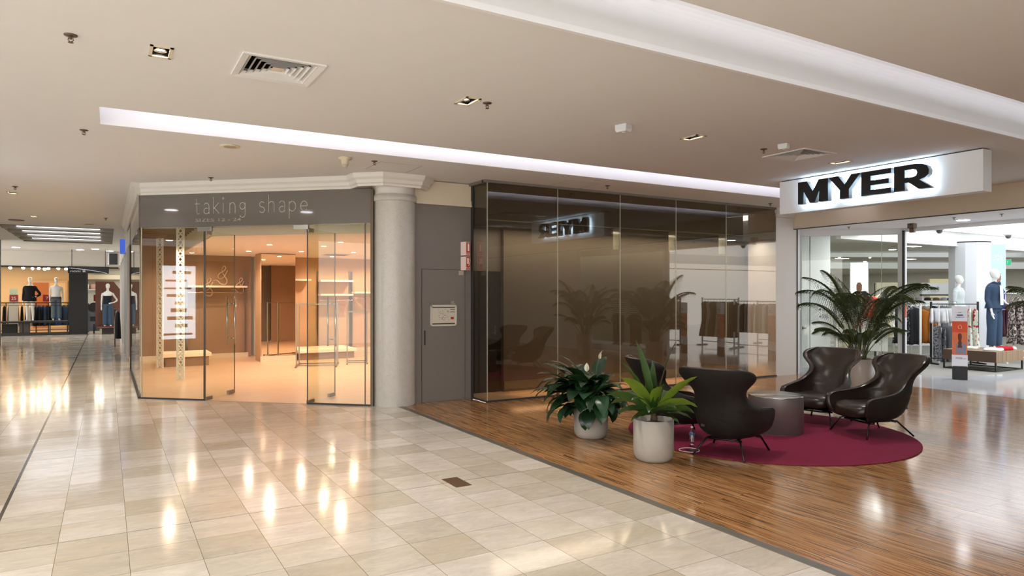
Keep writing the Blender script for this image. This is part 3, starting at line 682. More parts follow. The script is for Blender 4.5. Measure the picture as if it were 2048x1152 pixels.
# V shaped fire signs projecting from the wall
for z, l, kind in ((2.26, 'red fire extinguisher sign, upper of the two projecting signs', 0), (2.03, 'red fire hose reel sign, lower of the two projecting signs', 1)):
    t = thing('fire_sign', l, 'sign', (4.83, 9.58, z), 0, 'projecting red fire signs')
    def face(p0, p1, nm, par=t):
        o = MB().obox((0, 0), (Vector(p1) - Vector(p0)).length and ((Vector(p1) - Vector(p0)).length, 0), .004, 0, .215).build(nm, M('sign_white', 'e2cfc4', .5), par)
        o.location = (p0[0], p0[1], 0); o.rotation_euler = (0, 0, math.atan2(p1[1] - p0[1], p1[0] - p0[0])); return o
    L_ = face((-.045, .09), (-.0, .0), 'left_face'); R_ = face((.0, .0), (.09, .035), 'right_face'); w_ = math.hypot(.09, .035)
    MB().box(.008, -.005, .008, w_ - .008, -.002, .207).build('red_panel', RED, R_)
    WI = M('sign_symbol_white', 'f0e6dd', .5)
    if kind == 0:
        MB().tube([(w_ / 2, -.004, .07), (w_ / 2, -.004, .17), (w_ / 2, -.004, .185)], [.016, .016, .006], 8).box(w_ / 2 - .02, -.007, .19, w_ / 2 + .012, -.004, .196).build('extinguisher_symbol', WI, R_)
        text('FIRE', .02, WI, 'sign_word', R_, (w_ / 2, -.006, .032), 0, .002, .07, 'CENTER'); text('EXTINGUISHER', .012, WI, 'sign_word', R_, (w_ / 2, -.006, .016), 0, .002, .09, 'CENTER')
    else:
        MB().box(.02, -.006, .1, .06, -.004, .19).tube([(.08, -.005, .18), (.095, -.005, .15), (.08, -.005, .12), (.07, -.005, .09), (w_ / 2, -.005, .07)], .005, 6).lathe([(.001, -.001), (.016, -.001), (.016, .001), (.001, .001)], (w_ / 2, -.005, .066), 12).build('hose_symbol', WI, R_)
        text('FIRE HOSE', .018, WI, 'sign_word', R_, (w_ / 2, -.006, .034), 0, .002, .09, 'CENTER'); text('REEL', .016, WI, 'sign_word', R_, (w_ / 2, -.006, .014), 0, .002, .06, 'CENTER')

# ------------------------------------------------------------------ dark glass display
gx = [5.0, 6.3, 7.6, 8.9, 10.2, 11.63]
GZ = 3.36
win = [S(MB().box(gx[i] + .002, 9.194, .02, gx[i + 1] - .002, 9.206, GZ).build('window_%d' % (4 + i), SMOKE)) for i in range(5)]
win.append(S(MB().box(4.982, 9.2, .02, 4.994, 9.68, GZ).build('window_9', SMOKE)))
for i in range(5): MB().box(gx[i] - .004, 9.19, .02, gx[i] + .004, 9.21, GZ).build('glass_edge', EDGE, win[i])
S(MB().box(4.98, 9.185, 0, 11.65, 9.215, .025).box(4.975, 9.2, 0, 5.0, 9.68, .025).build('trim_19', CHAR))
S(MB().box(4.93, 9.16, GZ, 11.65, 9.24, CZ).box(4.93, 9.2, GZ, 5.0, 9.68, CZ).build('trim_20', GREYW))
S(MB().box(4.965, 9.62, 0, 4.985, 9.69, GZ).build('trim_21', CHAR))
S(MB().box(5.0, 9.225, 2.792, 11.6, 9.25, 2.806).build('trim_22', EDGE))
t0_ = None
for i in range(2, 5):
    for dx in (0,):
        o = MB().box(-.005, 0, 2.43, .005, .16, 2.795).build('glass_fin', EDGE); o.location = (gx[i], 9.22, 0)
        tag(o, ['', '', 'short glass fin hanging inside the dark display, leftmost of three', 'short glass fin hanging inside the dark display, middle of three', 'short glass fin hanging inside the dark display, rightmost of three'][i], 'glass fin', 'glass fins in the dark display')
S(MB().box(5.75, 10.0, 0, 11.66, 10.12, 2.80).build('wall_display', DARKW))
S(MB().box(5.0, 10.1, 0, 5.75, 10.12, 3.38).build('wall_display_end', GREYW))
S(MB().box(5.75, 9.98, .05, 11.66, 10.0, .19).build('baseboard_display', DARKW))
S(MB().box(5.0, 9.25, 3.37, 11.65, 10.12, 3.38).build('ceiling', DARKW))
S(MB().box(5.0, 10.05, 2.8, 11.66, 10.12, 3.38).build('wall_display_top', DARKW))
d = thing('door_4', None, None, (5.4, 10.08, 0)); d['kind'] = 'structure'
MB().box(-.36, -.004, 0, .34, .012, 2.04).build('leaf', M('black_door_paint', '2a2823', .4), d)
MB().box(.2, -.018, .97, .235, -.004, 1.13).build('lever_plate', STEEL, d); MB().tube([(.217, -.018, 1.01), (.217, -.05, 1.01), (.15, -.05, 1.01)], .008).build('lever', STEEL, d)
tag(area('display_glow', (8.4, 9.6, 2.75), (6.2, .25), 66, 'fff0e0'))
area('display_floor_glow', (8.6, 9.62, .25), (5.8, .35), 14, 'ffca94')
S(MB().box(11.64, 9.2, 0, 12.28, 9.9, CZ).build('wall_myer_pier', M('pier_paint', 'd9d5cf', .6, var=.02)))
S(MB().box(11.63, 9.19, 3.15, 12.28, 9.2, 3.2).box(11.6, 9.12, 3.3, 12.2, 9.2, CZ).box(11.62, 9.16, 3.22, 12.2, 9.2, 3.3).build('trim_23', WARMW))

for x, y, l in ((-2.85, 11.25, 'round white downlight beside the left shopfronts, mirrored in the grey fascia'), (-1.5, 8.9, 'round white downlight in the mall ceiling, mirrored at the right of the fascia')):
    t = thing('round_downlight', l, 'downlight', (x, y, CZ)); MB().lathe([(.001, -.004), (.14, -.004), (.16, 0), (.001, 0)], n=24).build('rim', WHITE, t); MB().lathe([(.001, -.01), (.125, -.01), (.125, -.004), (.001, -.004)], n=24).build('lens', emis('mall_round_lamp', 'fbfbff', 14), t)
# ------------------------------------------------------------------ rug, table, chairs
def mat_rug():
    m, nt, out = nodes('purple_carpet')
    tc = N(nt, 'TexCoord').outputs['Object']
    nz = N(nt, 'TexNoise', {'Vector': tc, 'Scale': 160.0, 'Detail': 2.0}).outputs['Fac']
    n2 = N(nt, 'TexNoise', {'Vector': tc, 'Scale': 3.0, 'Detail': 3.0}).outputs['Fac']
    c = mixc(nt, nz, rgba('641a32'), rgba('96344f')); c = mixc(nt, math_(nt, 'MULTIPLY', n2, .4), c, rgba('6c2038'))
    b = N(nt, 'Bump', {'Height': nz, 'Strength': .5, 'Distance': .004}).outputs[0]
    p = N(nt, 'BsdfPrincipled', {'Base Color': c, 'Roughness': .95, 'Normal': b, 'Specular IOR Level': .1})
    nt.links.new(p.outputs[0], out.inputs[0]); return m
RC = (6.77, 5.50)
t = tag(MB().lathe([(.001, 0), (1.60, 0), (1.612, .004), (1.612, .008), (1.60, .012), (.001, .012)], n=128).build('round_rug', mat_rug()), 'round magenta rug under the four lounge chairs', 'rug')
t.location = (*RC, .001)
RZ = .013
t = thing('drum_table', 'cylindrical brushed steel drum table in the middle of the magenta rug', 'table', (6.90, 5.46, RZ))
MB().lathe([(.300, 0), (.300, .012), (.312, .012), (.312, .43)], n=96, cap=False).build('drum_side', M('drum_steel', '8a8783', .5, .6, var=.1, scale=3), t, True)
MB().lathe([(.312, .428), (.312, .438), (.306, .442), (.001, .442)], n=96, cap=False).build('table_top', M('table_top_steel', 'b3afaa', .22, 1.0, var=.08, scale=4), t, True)

def mat_leather(name, a, b, rough):
    m, nt, out = nodes(name)
    tc = N(nt, 'TexCoord').outputs['Object']
    n1 = N(nt, 'TexNoise', {'Vector': tc, 'Scale': 2.5, 'Detail': 4.0}).outputs['Fac']
    n2 = N(nt, 'TexNoise', {'Vector': tc, 'Scale': 130.0, 'Detail': 2.0}).outputs['Fac']
    st = N(nt, 'Mapping', {'Vector': tc, 'Scale': (3, 3, 4)}).outputs[0]
    n3 = N(nt, 'TexNoise', {'Vector': st, 'Scale': 1.4, 'Detail': 3.0, 'Distortion': 1.0}).outputs['Fac']
    c = mixc(nt, n1, rgba(a), rgba(b))
    h = math_(nt, 'ADD', math_(nt, 'MULTIPLY', n3, 3.0), math_(nt, 'MULTIPLY', n2, .12))
    bm = N(nt, 'Bump', {'Height': h, 'Strength': .28, 'Distance': .008}).outputs[0]
    p = N(nt, 'BsdfPrincipled', {'Base Color': c, 'Roughness': rough, 'Normal': bm, 'Specular IOR Level': .45})
    nt.links.new(p.outputs[0], out.inputs[0]); return m
LEATHER = mat_leather('brown_leather', '231b16', '30261f', .30)
BACKL = mat_leather('dark_leather_back', '0d0b09', '14110e', .65)
LEGM = M('black_steel', '121212', .35, .3)
#      z     back  halfw front  n
LV = [(.168, -.17, .20, .17, 2.2), (.19, -.24, .265, .25, 2.4), (.24, -.30, .315, .315, 2.9), (.31, -.345, .338, .345, 3.2), (.38, -.375, .350, .35, 3.3), (.425, -.39, .352, .335, 3.3),
      (.455, -.40, .350, .28, 3.2), (.475, -.407, .342, .13, 3.0), (.50, -.415, .326, -.04, 2.8), (.54, -.43, .300, -.15, 2.6), (.59, -.455, .272, -.225, 2.4), (.64, -.485, .260, -.275, 2.3), (.69, -.515, .274, -.30, 2.3),
      (.74, -.545, .320, -.315, 2.3), (.79, -.575, .365, -.33, 2.3), (.835, -.60, .386, -.36, 2.3), (.875, -.618, .376, -.405, 2.3), (.900, -.628, .345, -.465, 2.2), (.912, -.634, .30, -.51, 2.1)]
def crom(a, b, c, d, u): return .5 * (2 * b + (c - a) * u + (2 * a - 5 * b + 4 * c - d) * u * u + (3 * b - a - 3 * c + d) * u ** 3)
def shell(off, lv, nu=15):
    rows = []
    for i in range(len(lv) - 1):
        for j in range(3 if i < len(lv) - 2 else 4):
            u = j / 3; A = lv[max(i - 1, 0)], lv[i], lv[i + 1], lv[min(i + 2, len(lv) - 1)]
            rows.append([crom(A[0][k], A[1][k], A[2][k], A[3][k], u) for k in range(5)])
    G = []
    for z, b, w_, f, n in rows:
        b += off; w_ -= off; f -= off * .3; row = []
        for k in range(-nu, nu + 1):
            th = abs(k) / nu * PI / 2; s = -1 if k < 0 else 1
            y = s * w_ * math.sin(th) ** (2 / n); x = f - (f - b) * max(0, math.cos(th)) ** (2 / n)
            row.append((x, y, z))
        G.append(row)
    return G
def make_chair(label):
    t = thing('wing_lounge_chair', label, 'lounge chair', (0, 0, RZ), 0, 'leather wing lounge chairs on the rug')
    # shell: inner padded skin and outer skin joined around the rim
    go = shell(0, LV); gi = shell(.055, LV)
    mb = MB(); nr, nc = len(go), len(go[0])
    vs = [p for r in go for p in r]; mb.add(vs, [(i * nc + j, (i + 1) * nc + j, (i + 1) * nc + j + 1, i * nc + j + 1) for i in range(nr - 1) for j in range(nc - 1)])
    # bottom pan
    o = len(mb.v); mb.v.append((0, 0, .158)); mb.f += [(o, j, j + 1) for j in range(nc - 1)] + [(o, nc - 1, 0)]
    mb.build('back_shell', BACKL, t, True, sub=1)
    mb = MB(); vs = [p for r in gi for p in r]
    mb.add(vs, [(i * nc + j, i * nc + j + 1, (i + 1) * nc + j + 1, (i + 1) * nc + j) for i in range(nr - 1) for j in range(nc - 1)])
    def rim(k):  # closed rim path of the skins
        return [k[i][0] for i in range(nr)] + k[nr - 1][1:] + [k[i][nc - 1] for i in range(nr - 2, -1, -1)]
    ro, ri = rim(go), rim(gi); mid = []
    for a, b in zip(ro, ri):
        a, b = Vector(a), Vector(b); m_ = (a + b) / 2
        bulge = Vector((.022, 0, .0)) if m_.z < .9 else Vector((.008, 0, .016)); mid.append(tuple(m_ + bulge))
    o = len(mb.v); n = len(ro); mb.v += ro + mid + ri
    for q in (0, n):
        for i in range(n - 1): mb.f.append((o + q + i, o + q + i + 1, o + q + n + i + 1, o + q + n + i))
    mb.build('inner_upholstery', LEATHER, t, True, sub=1)
    # seat cushion
    R = []
    for z, k in ((.215, .86), (.235, .97), (.28, 1.0), (.325, .99), (.352, .93), (.366, .80), (.370, .5), (.368, .05)):
        ring = []
        for j in range(40):
            a = 2 * PI * j / 40; c_, s_ = math.cos(a), math.sin(a)
            x = .335 * abs(c_) ** .62 * (1 if c_ > 0 else -1) * k + .045; y = .288 * abs(s_) ** .62 * (1 if s_ > 0 else -1) * k
            ring.append((x, y, z + (.012 if x > .1 else 0) - (.03 * max(0, (x - .28) / .1) if x > .28 else 0)))
        R.append(ring)
    MB().loft(R).build('seat_cushion', LEATHER, t, True, sub=1)
    MB().box(-.345, .14, .30, -.33, .18, .325).build('care_tag', CHAR, t)
    # frame and legs
    MB().tube([(.16, -.24, .165), (.20, -.20, .160), (.20, .20, .160), (.16, .24, .165)], .011, 8).tube([(-.18, -.18, .160), (-.18, .18, .160)], .011).tube([(.2, -.12, .160), (-.18, -.12, .160)], .01).tube([(.2, .12, .160), (-.18, .12, .160)], .01).build('under_frame', LEGM, t, True)
    for sy in (-1, 1):
        MB().tube([(.15, sy * .16, .168), (.21, sy * .215, .172), (.235, sy * .235, .158), (.32, sy * .30, .0)], .0105, 10).build('leg', LEGM, t, True)
        MB().tube([(-.15, sy * .14, .168), (-.20, sy * .17, .168), (-.35, sy * .265, .0)], .0105, 10).build('leg', LEGM, t, True)
    return t
c1 = make_chair('dark leather wing chair nearest the camera, seen from behind'); c1.location = (5.58, 4.975, RZ); c1.rotation_euler.z = math.radians(22)
c2 = dup(c1, (7.91, 5.59, RZ), math.radians(191), 'brown leather wing chair facing the camera, just in front of the palm pot')
c3 = dup(c1, (7.76, 4.80, RZ), math.radians(163), 'brown leather wing chair at the right edge of the rug, seen from its side')
c4 = dup(c1, (5.74, 5.86, RZ), math.radians(-20), 'dark leather wing chair half hidden behind the potted plants')

# ------------------------------------------------------------------ pots and plants
POT = mat_speckle('pale_concrete', 'a7a299', '948d83', 90, .25, .7, '9f9990')
SOIL = M('dark_soil', '3b2c20', .95, var=.4, scale=30, bump=.8)
def pot(par, r, h):
    MB().lathe([(.001, 0), (r * .74, 0), (r * .86, h * .04), (r * .97, h * .14), (r, h * .28), (r, h), (r - .014, h), (r - .016, h - .06), (.001, h - .06)], n=64).build('pot', POT, par, True)
    MB().lathe([(.001, h - .035), (r * .5, h - .038), (r - .017, h - .055)], n=32, cap=False).build('soil', SOIL, par, True)
def leaf(mb, p, az, el, L, W, droop, stalk=.3, n=9, fold=.25, tw=0.0, tip=1.0, sway=0.0, wave=0.0, flat=0, roll=0.0):
    """one blade with a folded midrib; returns nothing, adds to mb"""
    p = Vector(p); rows = []; st = L / n
    for i in range(n + 1):
        u = i / n
        d = Vector((math.cos(el) * math.cos(az), math.cos(el) * math.sin(az), math.sin(el)))
        side = Vector((-math.sin(az + tw * u), math.cos(az + tw * u), 0)); upv = d.cross(side) * -1 if False else side.cross(d) * -1
        if roll:
            nr_ = side.cross(d).normalized(); side = side * math.cos(roll) + nr_ * math.sin(roll)
        if u < stalk: wv = .004
        else:
            q = (u - stalk) / (1 - stalk); wv = max(.0015, W * min(1, .45 + 1.6 * q) * min(1, (1.002 - q) * 2.6) ** .8) if flat else max(.0015, W * math.sin(PI * min(1, q ** .72)) ** .85 * (1 if q < .98 else .1))
        nz = side.cross(d).normalized() * -1
        wob = wave * math.sin(i * 2.1)
        rows.append([tuple(p + side * wv + nz * (wv * fold + wob)), tuple(p), tuple(p - side * wv + nz * (wv * fold - wob))])
        p = p + d * st; el -= droop * st / L * (0.4 + 1.2 * u); az += sway / n
    mb.grid(rows)
LILY = mat_leaf('lily_leaf', '0f2415', '1d3a1e', '2a4a20', .3)
LILY2 = mat_leaf('lily_leaf_light', '1c3a24', '33573a', '3f6a3a', .3)
t = thing('potted_peace_lily', 'dark leafy peace lily with white flowers in a pale round pot, left of the two', 'potted plant', (4.83, 6.37, 0))
pot(t, .197, .385)
random.seed(21)
mb = MB(); mb2 = MB()
for k in range(150):
    az = rnd(0, 2 * PI); el = rnd(.75, 1.5) if k % 3 else rnd(.3, .9); L = rnd(.50, .82) if k % 3 else rnd(.4, .62)
    r0 = rnd(.0, .08)
    if -1.5 < ((az + PI) % (2 * PI)) - PI < .5: L *= .66
    leaf(mb if k % 4 else mb2, (r0 * math.cos(az), r0 * math.sin(az), .33), az, el, L, rnd(.07, .10), rnd(1.3, 3.0), rnd(.42, .56), 10, .2, 0, wave=.003)
mb.build('foliage', LILY, t, True); mb2.build('paler_foliage', LILY2, t, True)
fl = MB(); WHF = M('white_petal', 'e9e8d8', .5)
for (dx, dy, z0, az) in ((-.18, -.16, .82, -2.2), (.08, -.06, .94, -1.2)):
    MB().tube([(dx * .2, dy * .2, .34), (dx * .7, dy * .7, z0 - .12), (dx, dy, z0 - .02)], .004, 6).build('flower_stalk', M('stalk_green', '4d7040', .5), t)
    s = MB(); leaf(s, (dx, dy, z0 - .04), az, 1.35, .11, .028, .4, 0, 8, .35); s.build('white_flower', WHF, t, True)
    MB().tube([(dx + .012 * math.cos(az), dy + .012 * math.sin(az), z0 - .03), (dx + .02 * math.cos(az), dy + .02 * math.sin(az), z0 + .02)], .006, 8).build('flower_spike', M('cream_spike', 'd8d2a0', .7), t)

DRA = mat_leaf('broad_strap_leaf', '1c3616', '395824', '5c7c2c', .32); DRA2 = mat_leaf('bright_strap_leaf', '45651f', '75882a', '98b03a', .35)
t = thing('potted_dracaena', 'bright green strap-leaved plant in a pale round pot, right of the two', 'potted plant', (4.70, 5.17, 0))
pot(t, .199, .41)
MB().tube([(0, 0, .34), (.01, 0, .42), (.0, .01, .50)], [.04, .035, .025], 10).build('stem', M('plant_stem', '4a3b24', .8), t, True)
# azimuth is measured in the world; right of picture is about -31 degrees
def adir(deg): return math.radians(-30.6 + deg)      # 0 = picture right, 180 = picture left, 90 = away
LF = [(175, 82, .74, .042, .25, 0), (20, 78, .78, .034, .35, 0), (10, 52, .62, .04, .5, 1), (165, 66, .62, .03, .5, 0), (200, 62, .52, .052, .9, 1), (172, 40, .50, .045, 1.0, 0), (195, 22, .42, .04, 1.2, 0),
      (150, 30, .48, .045, 1.3, 0), (0, 32, .50, .045, 1.2, 1), (-12, 22, .46, .045, 1.0, 0), (25, 15, .45, .042, 1.0, 0), (-35, 40, .40, .045, 1.2, 0), (-90, 62, .42, .05, 1.0, 1), (-70, 74, .40, .05, .6, 0),
      (-110, 35, .36, .042, 1.3, 0), (90, 60, .5, .045, .9, 0), (60, 40, .5, .045, 1.2, 0), (120, 45, .5, .045, 1.2, 0), (-30, 8, .40, .04, .9, 0), (215, 8, .34, .038, 1.0, 0), (80, 80, .55, .035, .4, 0), (-140, 50, .38, .04, 1.4, 0)]
for a, e, L, W, dr, br in LF:
    if abs(a) < 40 and e < 60: a -= 28; L *= .9
    mb = MB(); leaf(mb, (.012 * math.cos(adir(a)), .012 * math.sin(adir(a)), .46 + rnd(-.03, .04)), adir(a), math.radians(e), L, W * 1.15, dr, .02, 12, .3, 0, wave=.004, flat=1, roll=(rnd(.6, 1.1) * (1 if abs(((a + 180) % 360) - 180) < 90 else -1)) if abs(math.sin(math.radians(a))) < .6 else rnd(-.4, .4))
    mb.build('leaf', DRA2 if br else DRA, t, True)

PALM = mat_leaf('palm_leaflet', '202c14', '414f22', '5c7030', .45); CANE = M('palm_stalk', '4d5a30', .5, var=.2)
def palm(name_label, x, y, seed, pr=.215, ph=.60):
    random.seed(seed)
    t = thing('potted_palm', name_label, 'potted plant', (x, y, 0), 0, 'tall palms in wooden-toned planters')
    MB().lathe([(.001, 0), (pr * .80, 0), (pr * .82, .01), (pr, ph), (pr - .018, ph), (pr - .03, ph - .05), (.001, ph - .05)], n=48).build('planter', M('taupe_planter', 'a09791', .35, var=.14, scale=4), t, True)
    MB().lathe([(.001, ph - .012), (pr - .03, ph - .02)], n=28, cap=False).build('soil', M('bark_mulch', '6b4530', .95, var=.4, scale=40), t, True)
    for k in range(32):
        az = k * 2.399 + rnd(-.2, .2); el0 = rnd(1.28, 1.52) if k % 3 else rnd(1.0, 1.2); L = rnd(1.15, 1.72) if k % 3 else rnd(.75, 1.1)
        r0 = rnd(.02, .09); p = Vector((r0 * math.cos(az), r0 * math.sin(az), ph - .03)); el = el0; path = []; n = 26
        dr = rnd(.8, 1.6) if k % 3 else rnd(1.0, 1.5)
        for i in range(n + 1):
            u = i / n; path.append((p.copy(), az, el)); d = Vector((math.cos(el) * math.cos(az), math.cos(el) * math.sin(az), math.sin(el)))
            p = p + d * (L / n); el -= dr / n * (.2 + 1.8 * u * u + u)
        fr = MB().tube([tuple(q[0]) for q in path], [.009 * (1 - .8 * i / n) for i in range(n + 1)], 6).build('frond_stalk', CANE, t, True)
        mb = MB()
        for i in range(10, n + 1):
            for h in (0, .5):
                if i == n and h: continue
                q, a_, e_ = path[i]; d = Vector((math.cos(e_) * math.cos(a_), math.cos(e_) * math.sin(a_), math.sin(e_))); q = q + d * (h * L / n)
                u = (i + h - 10) / (n - 10); ll = (.36 * math.sin(PI * min(1, .25 + .72 * u)) + .05) * L / 1.5
                for s in (-1, 1):
                    side = Vector((-math.sin(a_), math.cos(a_), 0)) * s; dd = (side * .8 + d * (.55 + .5 * u) + Vector((0, 0, .12))).normalized(); nn = dd.cross(d).normalized() * .0070
                    pts = [q, q + dd * ll * .4 - Vector((0, 0, .01)), q + dd * ll * .72 - Vector((0, 0, .09 * ll / .3)), q + dd * ll * .9 - Vector((0, 0, .2 * ll / .3))]
                    ws = (.5, 1.25, .9, .05)
                    mb.grid([[tuple(a - nn * w_), tuple(a + nn * w_)] for a, w_ in zip(pts, ws)])
        mb.build('leaflets', PALM, fr, False)
    return t
palm('tall palm in a tapered taupe planter behind the lounge chairs', 10.62, 6.75, 5)
palm('tall palm in a taupe planter beyond the right picture edge, seen only reflected', 10.9, 3.75, 9)

# ------------------------------------------------------------------ small things on the floor
t = thing('water_bottle', 'clear plastic water bottle with a blue label standing on the rug', 'bottle', (5.42, 5.36, RZ))
PET = glass('clear_plastic', 'f2f4f6', .12, .8)
MB().lathe([(.001, 0), (.024, 0), (.03, .006), (.0305, .03), (.028, .04), (.0305, .05), (.0305, .145), (.029, .155), (.022, .175), (.012, .192), (.012, .205)], n=28).build('bottle_body', PET, t, True)
MB().lathe([(.0312, .128), (.0312, .152)], n=28, cap=False).build('blue_label', M('blue_label', '3f5a94', .4), t, True)
MB().lathe([(.001, .203), (.014, .203), (.014, .216), (.001, .216)], n=20).build('cap', M('white_cap', 'e8e8e8', .4), t)
t = thing('floor_socket', 'round white-rimmed floor socket in the rug beside the bottle', 'socket', (5.27, 5.25, RZ))
MB().lathe([(.098, 0), (.10, .006), (.106, .006), (.108, 0)], n=48, cap=False).build('rim', M('socket_rim', 'c9beb8', .4), t, True)
MB().box(-.03, -.07, .001, .04, .02, .006).build('socket_hole', BLACK, t)
t = thing('floor_plate', 'small brown metal access plate set in the stone tiles', 'plate', (2.645, 5.43, 0))
MB().box(-.075, -.15, 0, .075, .15, .003).build('plate', M('brown_plate', '6b5238', .5, .4), t)
# ------------------------------------------------------------------ illuminated sign
t = thing('letter_sign', 'hanging white box sign with halo-lit black letters reading MYER', 'sign', (8.97, 5.59, 2.885))
MB().box(0, -1.43, 0, .2, 1.43, .50).build('sign_box', M('sign_white_face', 'e6e8ea', .5, var=.01), t)
MB().box(.02, -1.41, .50, .18, 1.41, .514).build('mounting_strip', BLACK, t)
BLK = M('sign_black', '101010', .35); SIDE = M('letter_return', '7d8187', .45)
HALO = emis('letter_halo', 'cfeaff', 17)
def slab(nm, splines, x0, wd):
    # local x of the outline runs towards -y in the world
    sp = [[(a * wd, b * .325) for a, b in s] for s in splines]
    rz = -PI / 2
    y0 = 5.59 - x0
    L_ = outline(nm, sp, .006, BLK, t, (-.135, -y0 + 0 + (0), .10), rz)
    return L_
M_ = [[(0, 0), (.2, 0), (.2, .62), (.42, 0), (.58, 0), (.80, .62), (.80, 0), (1, 0), (1, 1), (.72, 1), (.5, .42), (.28, 1), (0, 1)]]
M_ = [[(0, 0), (.17, 0), (.20, .55), (.40, .0), (.56, .0), (.72, .5), (.70, 0), (1, 0), (1, 1), (.70, 1), (.5, .52), (.30, 1), (0, 1)]]
Y_ = [[(.36, 0), (.66, 0), (.66, .38), (1.04, 1), (.74, 1), (.52, .60), (.30, 1), (-.04, 1), (.36, .38)]]
E2 = [[(0, 0), (1, 0), (1, .21), (.32, .21), (.32, .40), (.93, .40), (.93, .60), (.32, .60), (.32, .79), (1, .79), (1, 1), (0, 1)]]
R_ = [[(0, 0), (.31, 0), (.31, .30), (.42, .30), (.70, 0), (1.06, 0), (.72, .36), (.88, .42), (.97, .54), (.98, .70), (.93, .86), (.80, .96), (.62, 1), (0, 1)], [(.31, .50), (.31, .80), (.55, .80), (.63, .76), (.66, .65), (.63, .54), (.55, .50)]]
for ch, nm, y0, y1 in ((M_, 'letter_M', 6.59, 6.10), (Y_, 'letter_Y', 6.075, 5.63), (E2, 'letter_E', 5.60, 5.19), (R_, 'letter_R', 5.15, 4.70)):
    wd = y0 - y1; sp = [[(a * wd, b * .325) for a, b in s] for s in ch]
    body = outline('letter', sp, .085, SIDE, t, (-.095, y0 - 5.59, .10), -PI / 2)
    outline('letter_face', sp, .006, BLK, body, (0, 0, .045), 0).rotation_euler = (0, 0, 0)
    outline('letter_glow', [[(a * .97 + .01, b * .97 + .005) for a, b in s] for s in sp], .004, HALO, body, (0, 0, -.046), 0).rotation_euler = (0, 0, 0)
# ------------------------------------------------------------------ mannequins, garments, racks
def mannequin_body(t, arms, legs=True, lean=0, head_yaw=0.0, mat=None, head=True):
    mb = MB()
    mb.ell([(.84, .09, .15, 0, 0), (.90, .105, .165, 0, 0), (.97, .10, .155, 0, 0), (1.08, .078, .115, .01, 0), (1.18, .09, .13, .01, 0), (1.28, .105, .15, .01, 0), (1.38, .095, .17, 0, 0), (1.43, .07, .14, -.005, 0), (1.465, .05, .07, -.005, 0),
            (1.50, .045, .047, 0, 0), (1.56, .045, .045, .01, 0)], 20)
    c, s = math.cos(head_yaw), math.sin(head_yaw)
    R = []
    for z, rx, ry, cx in ((1.555, .035, .035, .02), (1.575, .062, .048, .028), (1.61, .082, .062, .022), (1.66, .095, .072, .012), (1.71, .098, .076, .006), (1.75, .085, .068, 0), (1.78, .055, .045, -.004), (1.79, .01, .01, -.004)):
        R.append([((rx * math.cos(2 * PI * j / 20) + cx) * c - ry * math.sin(2 * PI * j / 20) * s, (rx * math.cos(2 * PI * j / 20) + cx) * s + ry * math.sin(2 * PI * j / 20) * c, z) for j in range(20)])
    if head: mb.loft(R)
    if head: mb.tube([(.10 * c, .10 * s, 1.675), (.118 * c, .118 * s, 1.645)], [.008, .013], 8)
    for pts in arms:
        mb.tube(pts, [.048, .042, .034, .036, .024, .022][:len(pts)] if len(pts) < 6 else [.048, .042, .036, .036, .027, .022], 10)
        w_ = Vector(pts[-1]); d = (w_ - Vector(pts[-2])).normalized(); sd = d.cross(Vector((1, 0, 0))).normalized()
        mb.tube([w_, w_ + d * .05, w_ + d * .09], [.02, .03, .026], 8)
        for k, ll in ((-1.5, .055), (-.5, .07), (.5, .075), (1.5, .062)):
            a = w_ + d * .085 + sd * k * .014; mb.tube([a, a + d * ll * .5 + Vector((.008, 0, 0)), a + d * ll + Vector((.022, 0, 0))], [.0095, .009, .007], 6)
        a = w_ + d * .03 + Vector((.02, 0, 0)); mb.tube([a, a + d * .03 + Vector((.03, 0, 0)), a + d * .06 + Vector((.035, 0, 0))], [.011, .01, .008], 6)
    if legs:
        for sy in (-1, 1):
            mb.tube([(0, sy * .085, .9), (.005, sy * .09, .75), (.012, sy * .095, .50), (.0, sy * .098, .38), (-.012, sy * .10, .22), (-.01, sy * .10, .07)], [.088, .078, .054, .055, .044, .032], 12)
            mb.tube([(-.035, sy * .10, .035), (.05, sy * .105, .035), (.14, sy * .115, .02)], [.034, .034, .022], 8)
    return mb.build('body', mat or MANN, t, True, remesh=.011)
ARM_DOWN = lambda s, f=.02: [(0, s * .165, 1.385), (-.01, s * .20, 1.30), (-.015, s * .215, 1.12), (.0, s * .22, 1.07), (f + .02, s * .225, .90), (f + .04, s * .225, .82)]
ARM_HIP = lambda s: [(0, s * .165, 1.385), (-.02, s * .22, 1.28), (-.06, s * .33, 1.11), (-.04, s * .33, 1.07), (.04, s * .22, .99), (.06, s * .17, .98)]
def cloth_top(t, name, mat, z0=.86, z1=1.44, sleeves=None, grow=.016, flare=0.0, arms=None, rmesh=.012):
    base = [(.84, .105, .165), (.90, .11, .17), (.97, .105, .16), (1.08, .085, .125), (1.18, .095, .135), (1.28, .11, .155), (1.38, .10, .175), (1.43, .078, .15), (1.47, .06, .085)]
    secs = []
    for z, a, b in base:
        if z < z0 - .01 or z > z1 + .01: continue
        k = max(0, (1.2 - z) / .35) * flare; secs.append((z, a + grow + k, b + grow + k, 0, 0))
    if not secs or secs[0][0] > z0 + .02: secs.insert(0, (z0, secs[0][1], secs[0][2], 0, 0))
    secs[0] = (z0, *secs[0][1:])
    mb = MB().ell(secs, 28)
    for (pts, n) in (arms or []):
        mb.tube(pts[:n], [.062, .056, .05, .052, .044, .04][:n], 12)
    return mb.build(name, mat, t, True, remesh=rmesh)
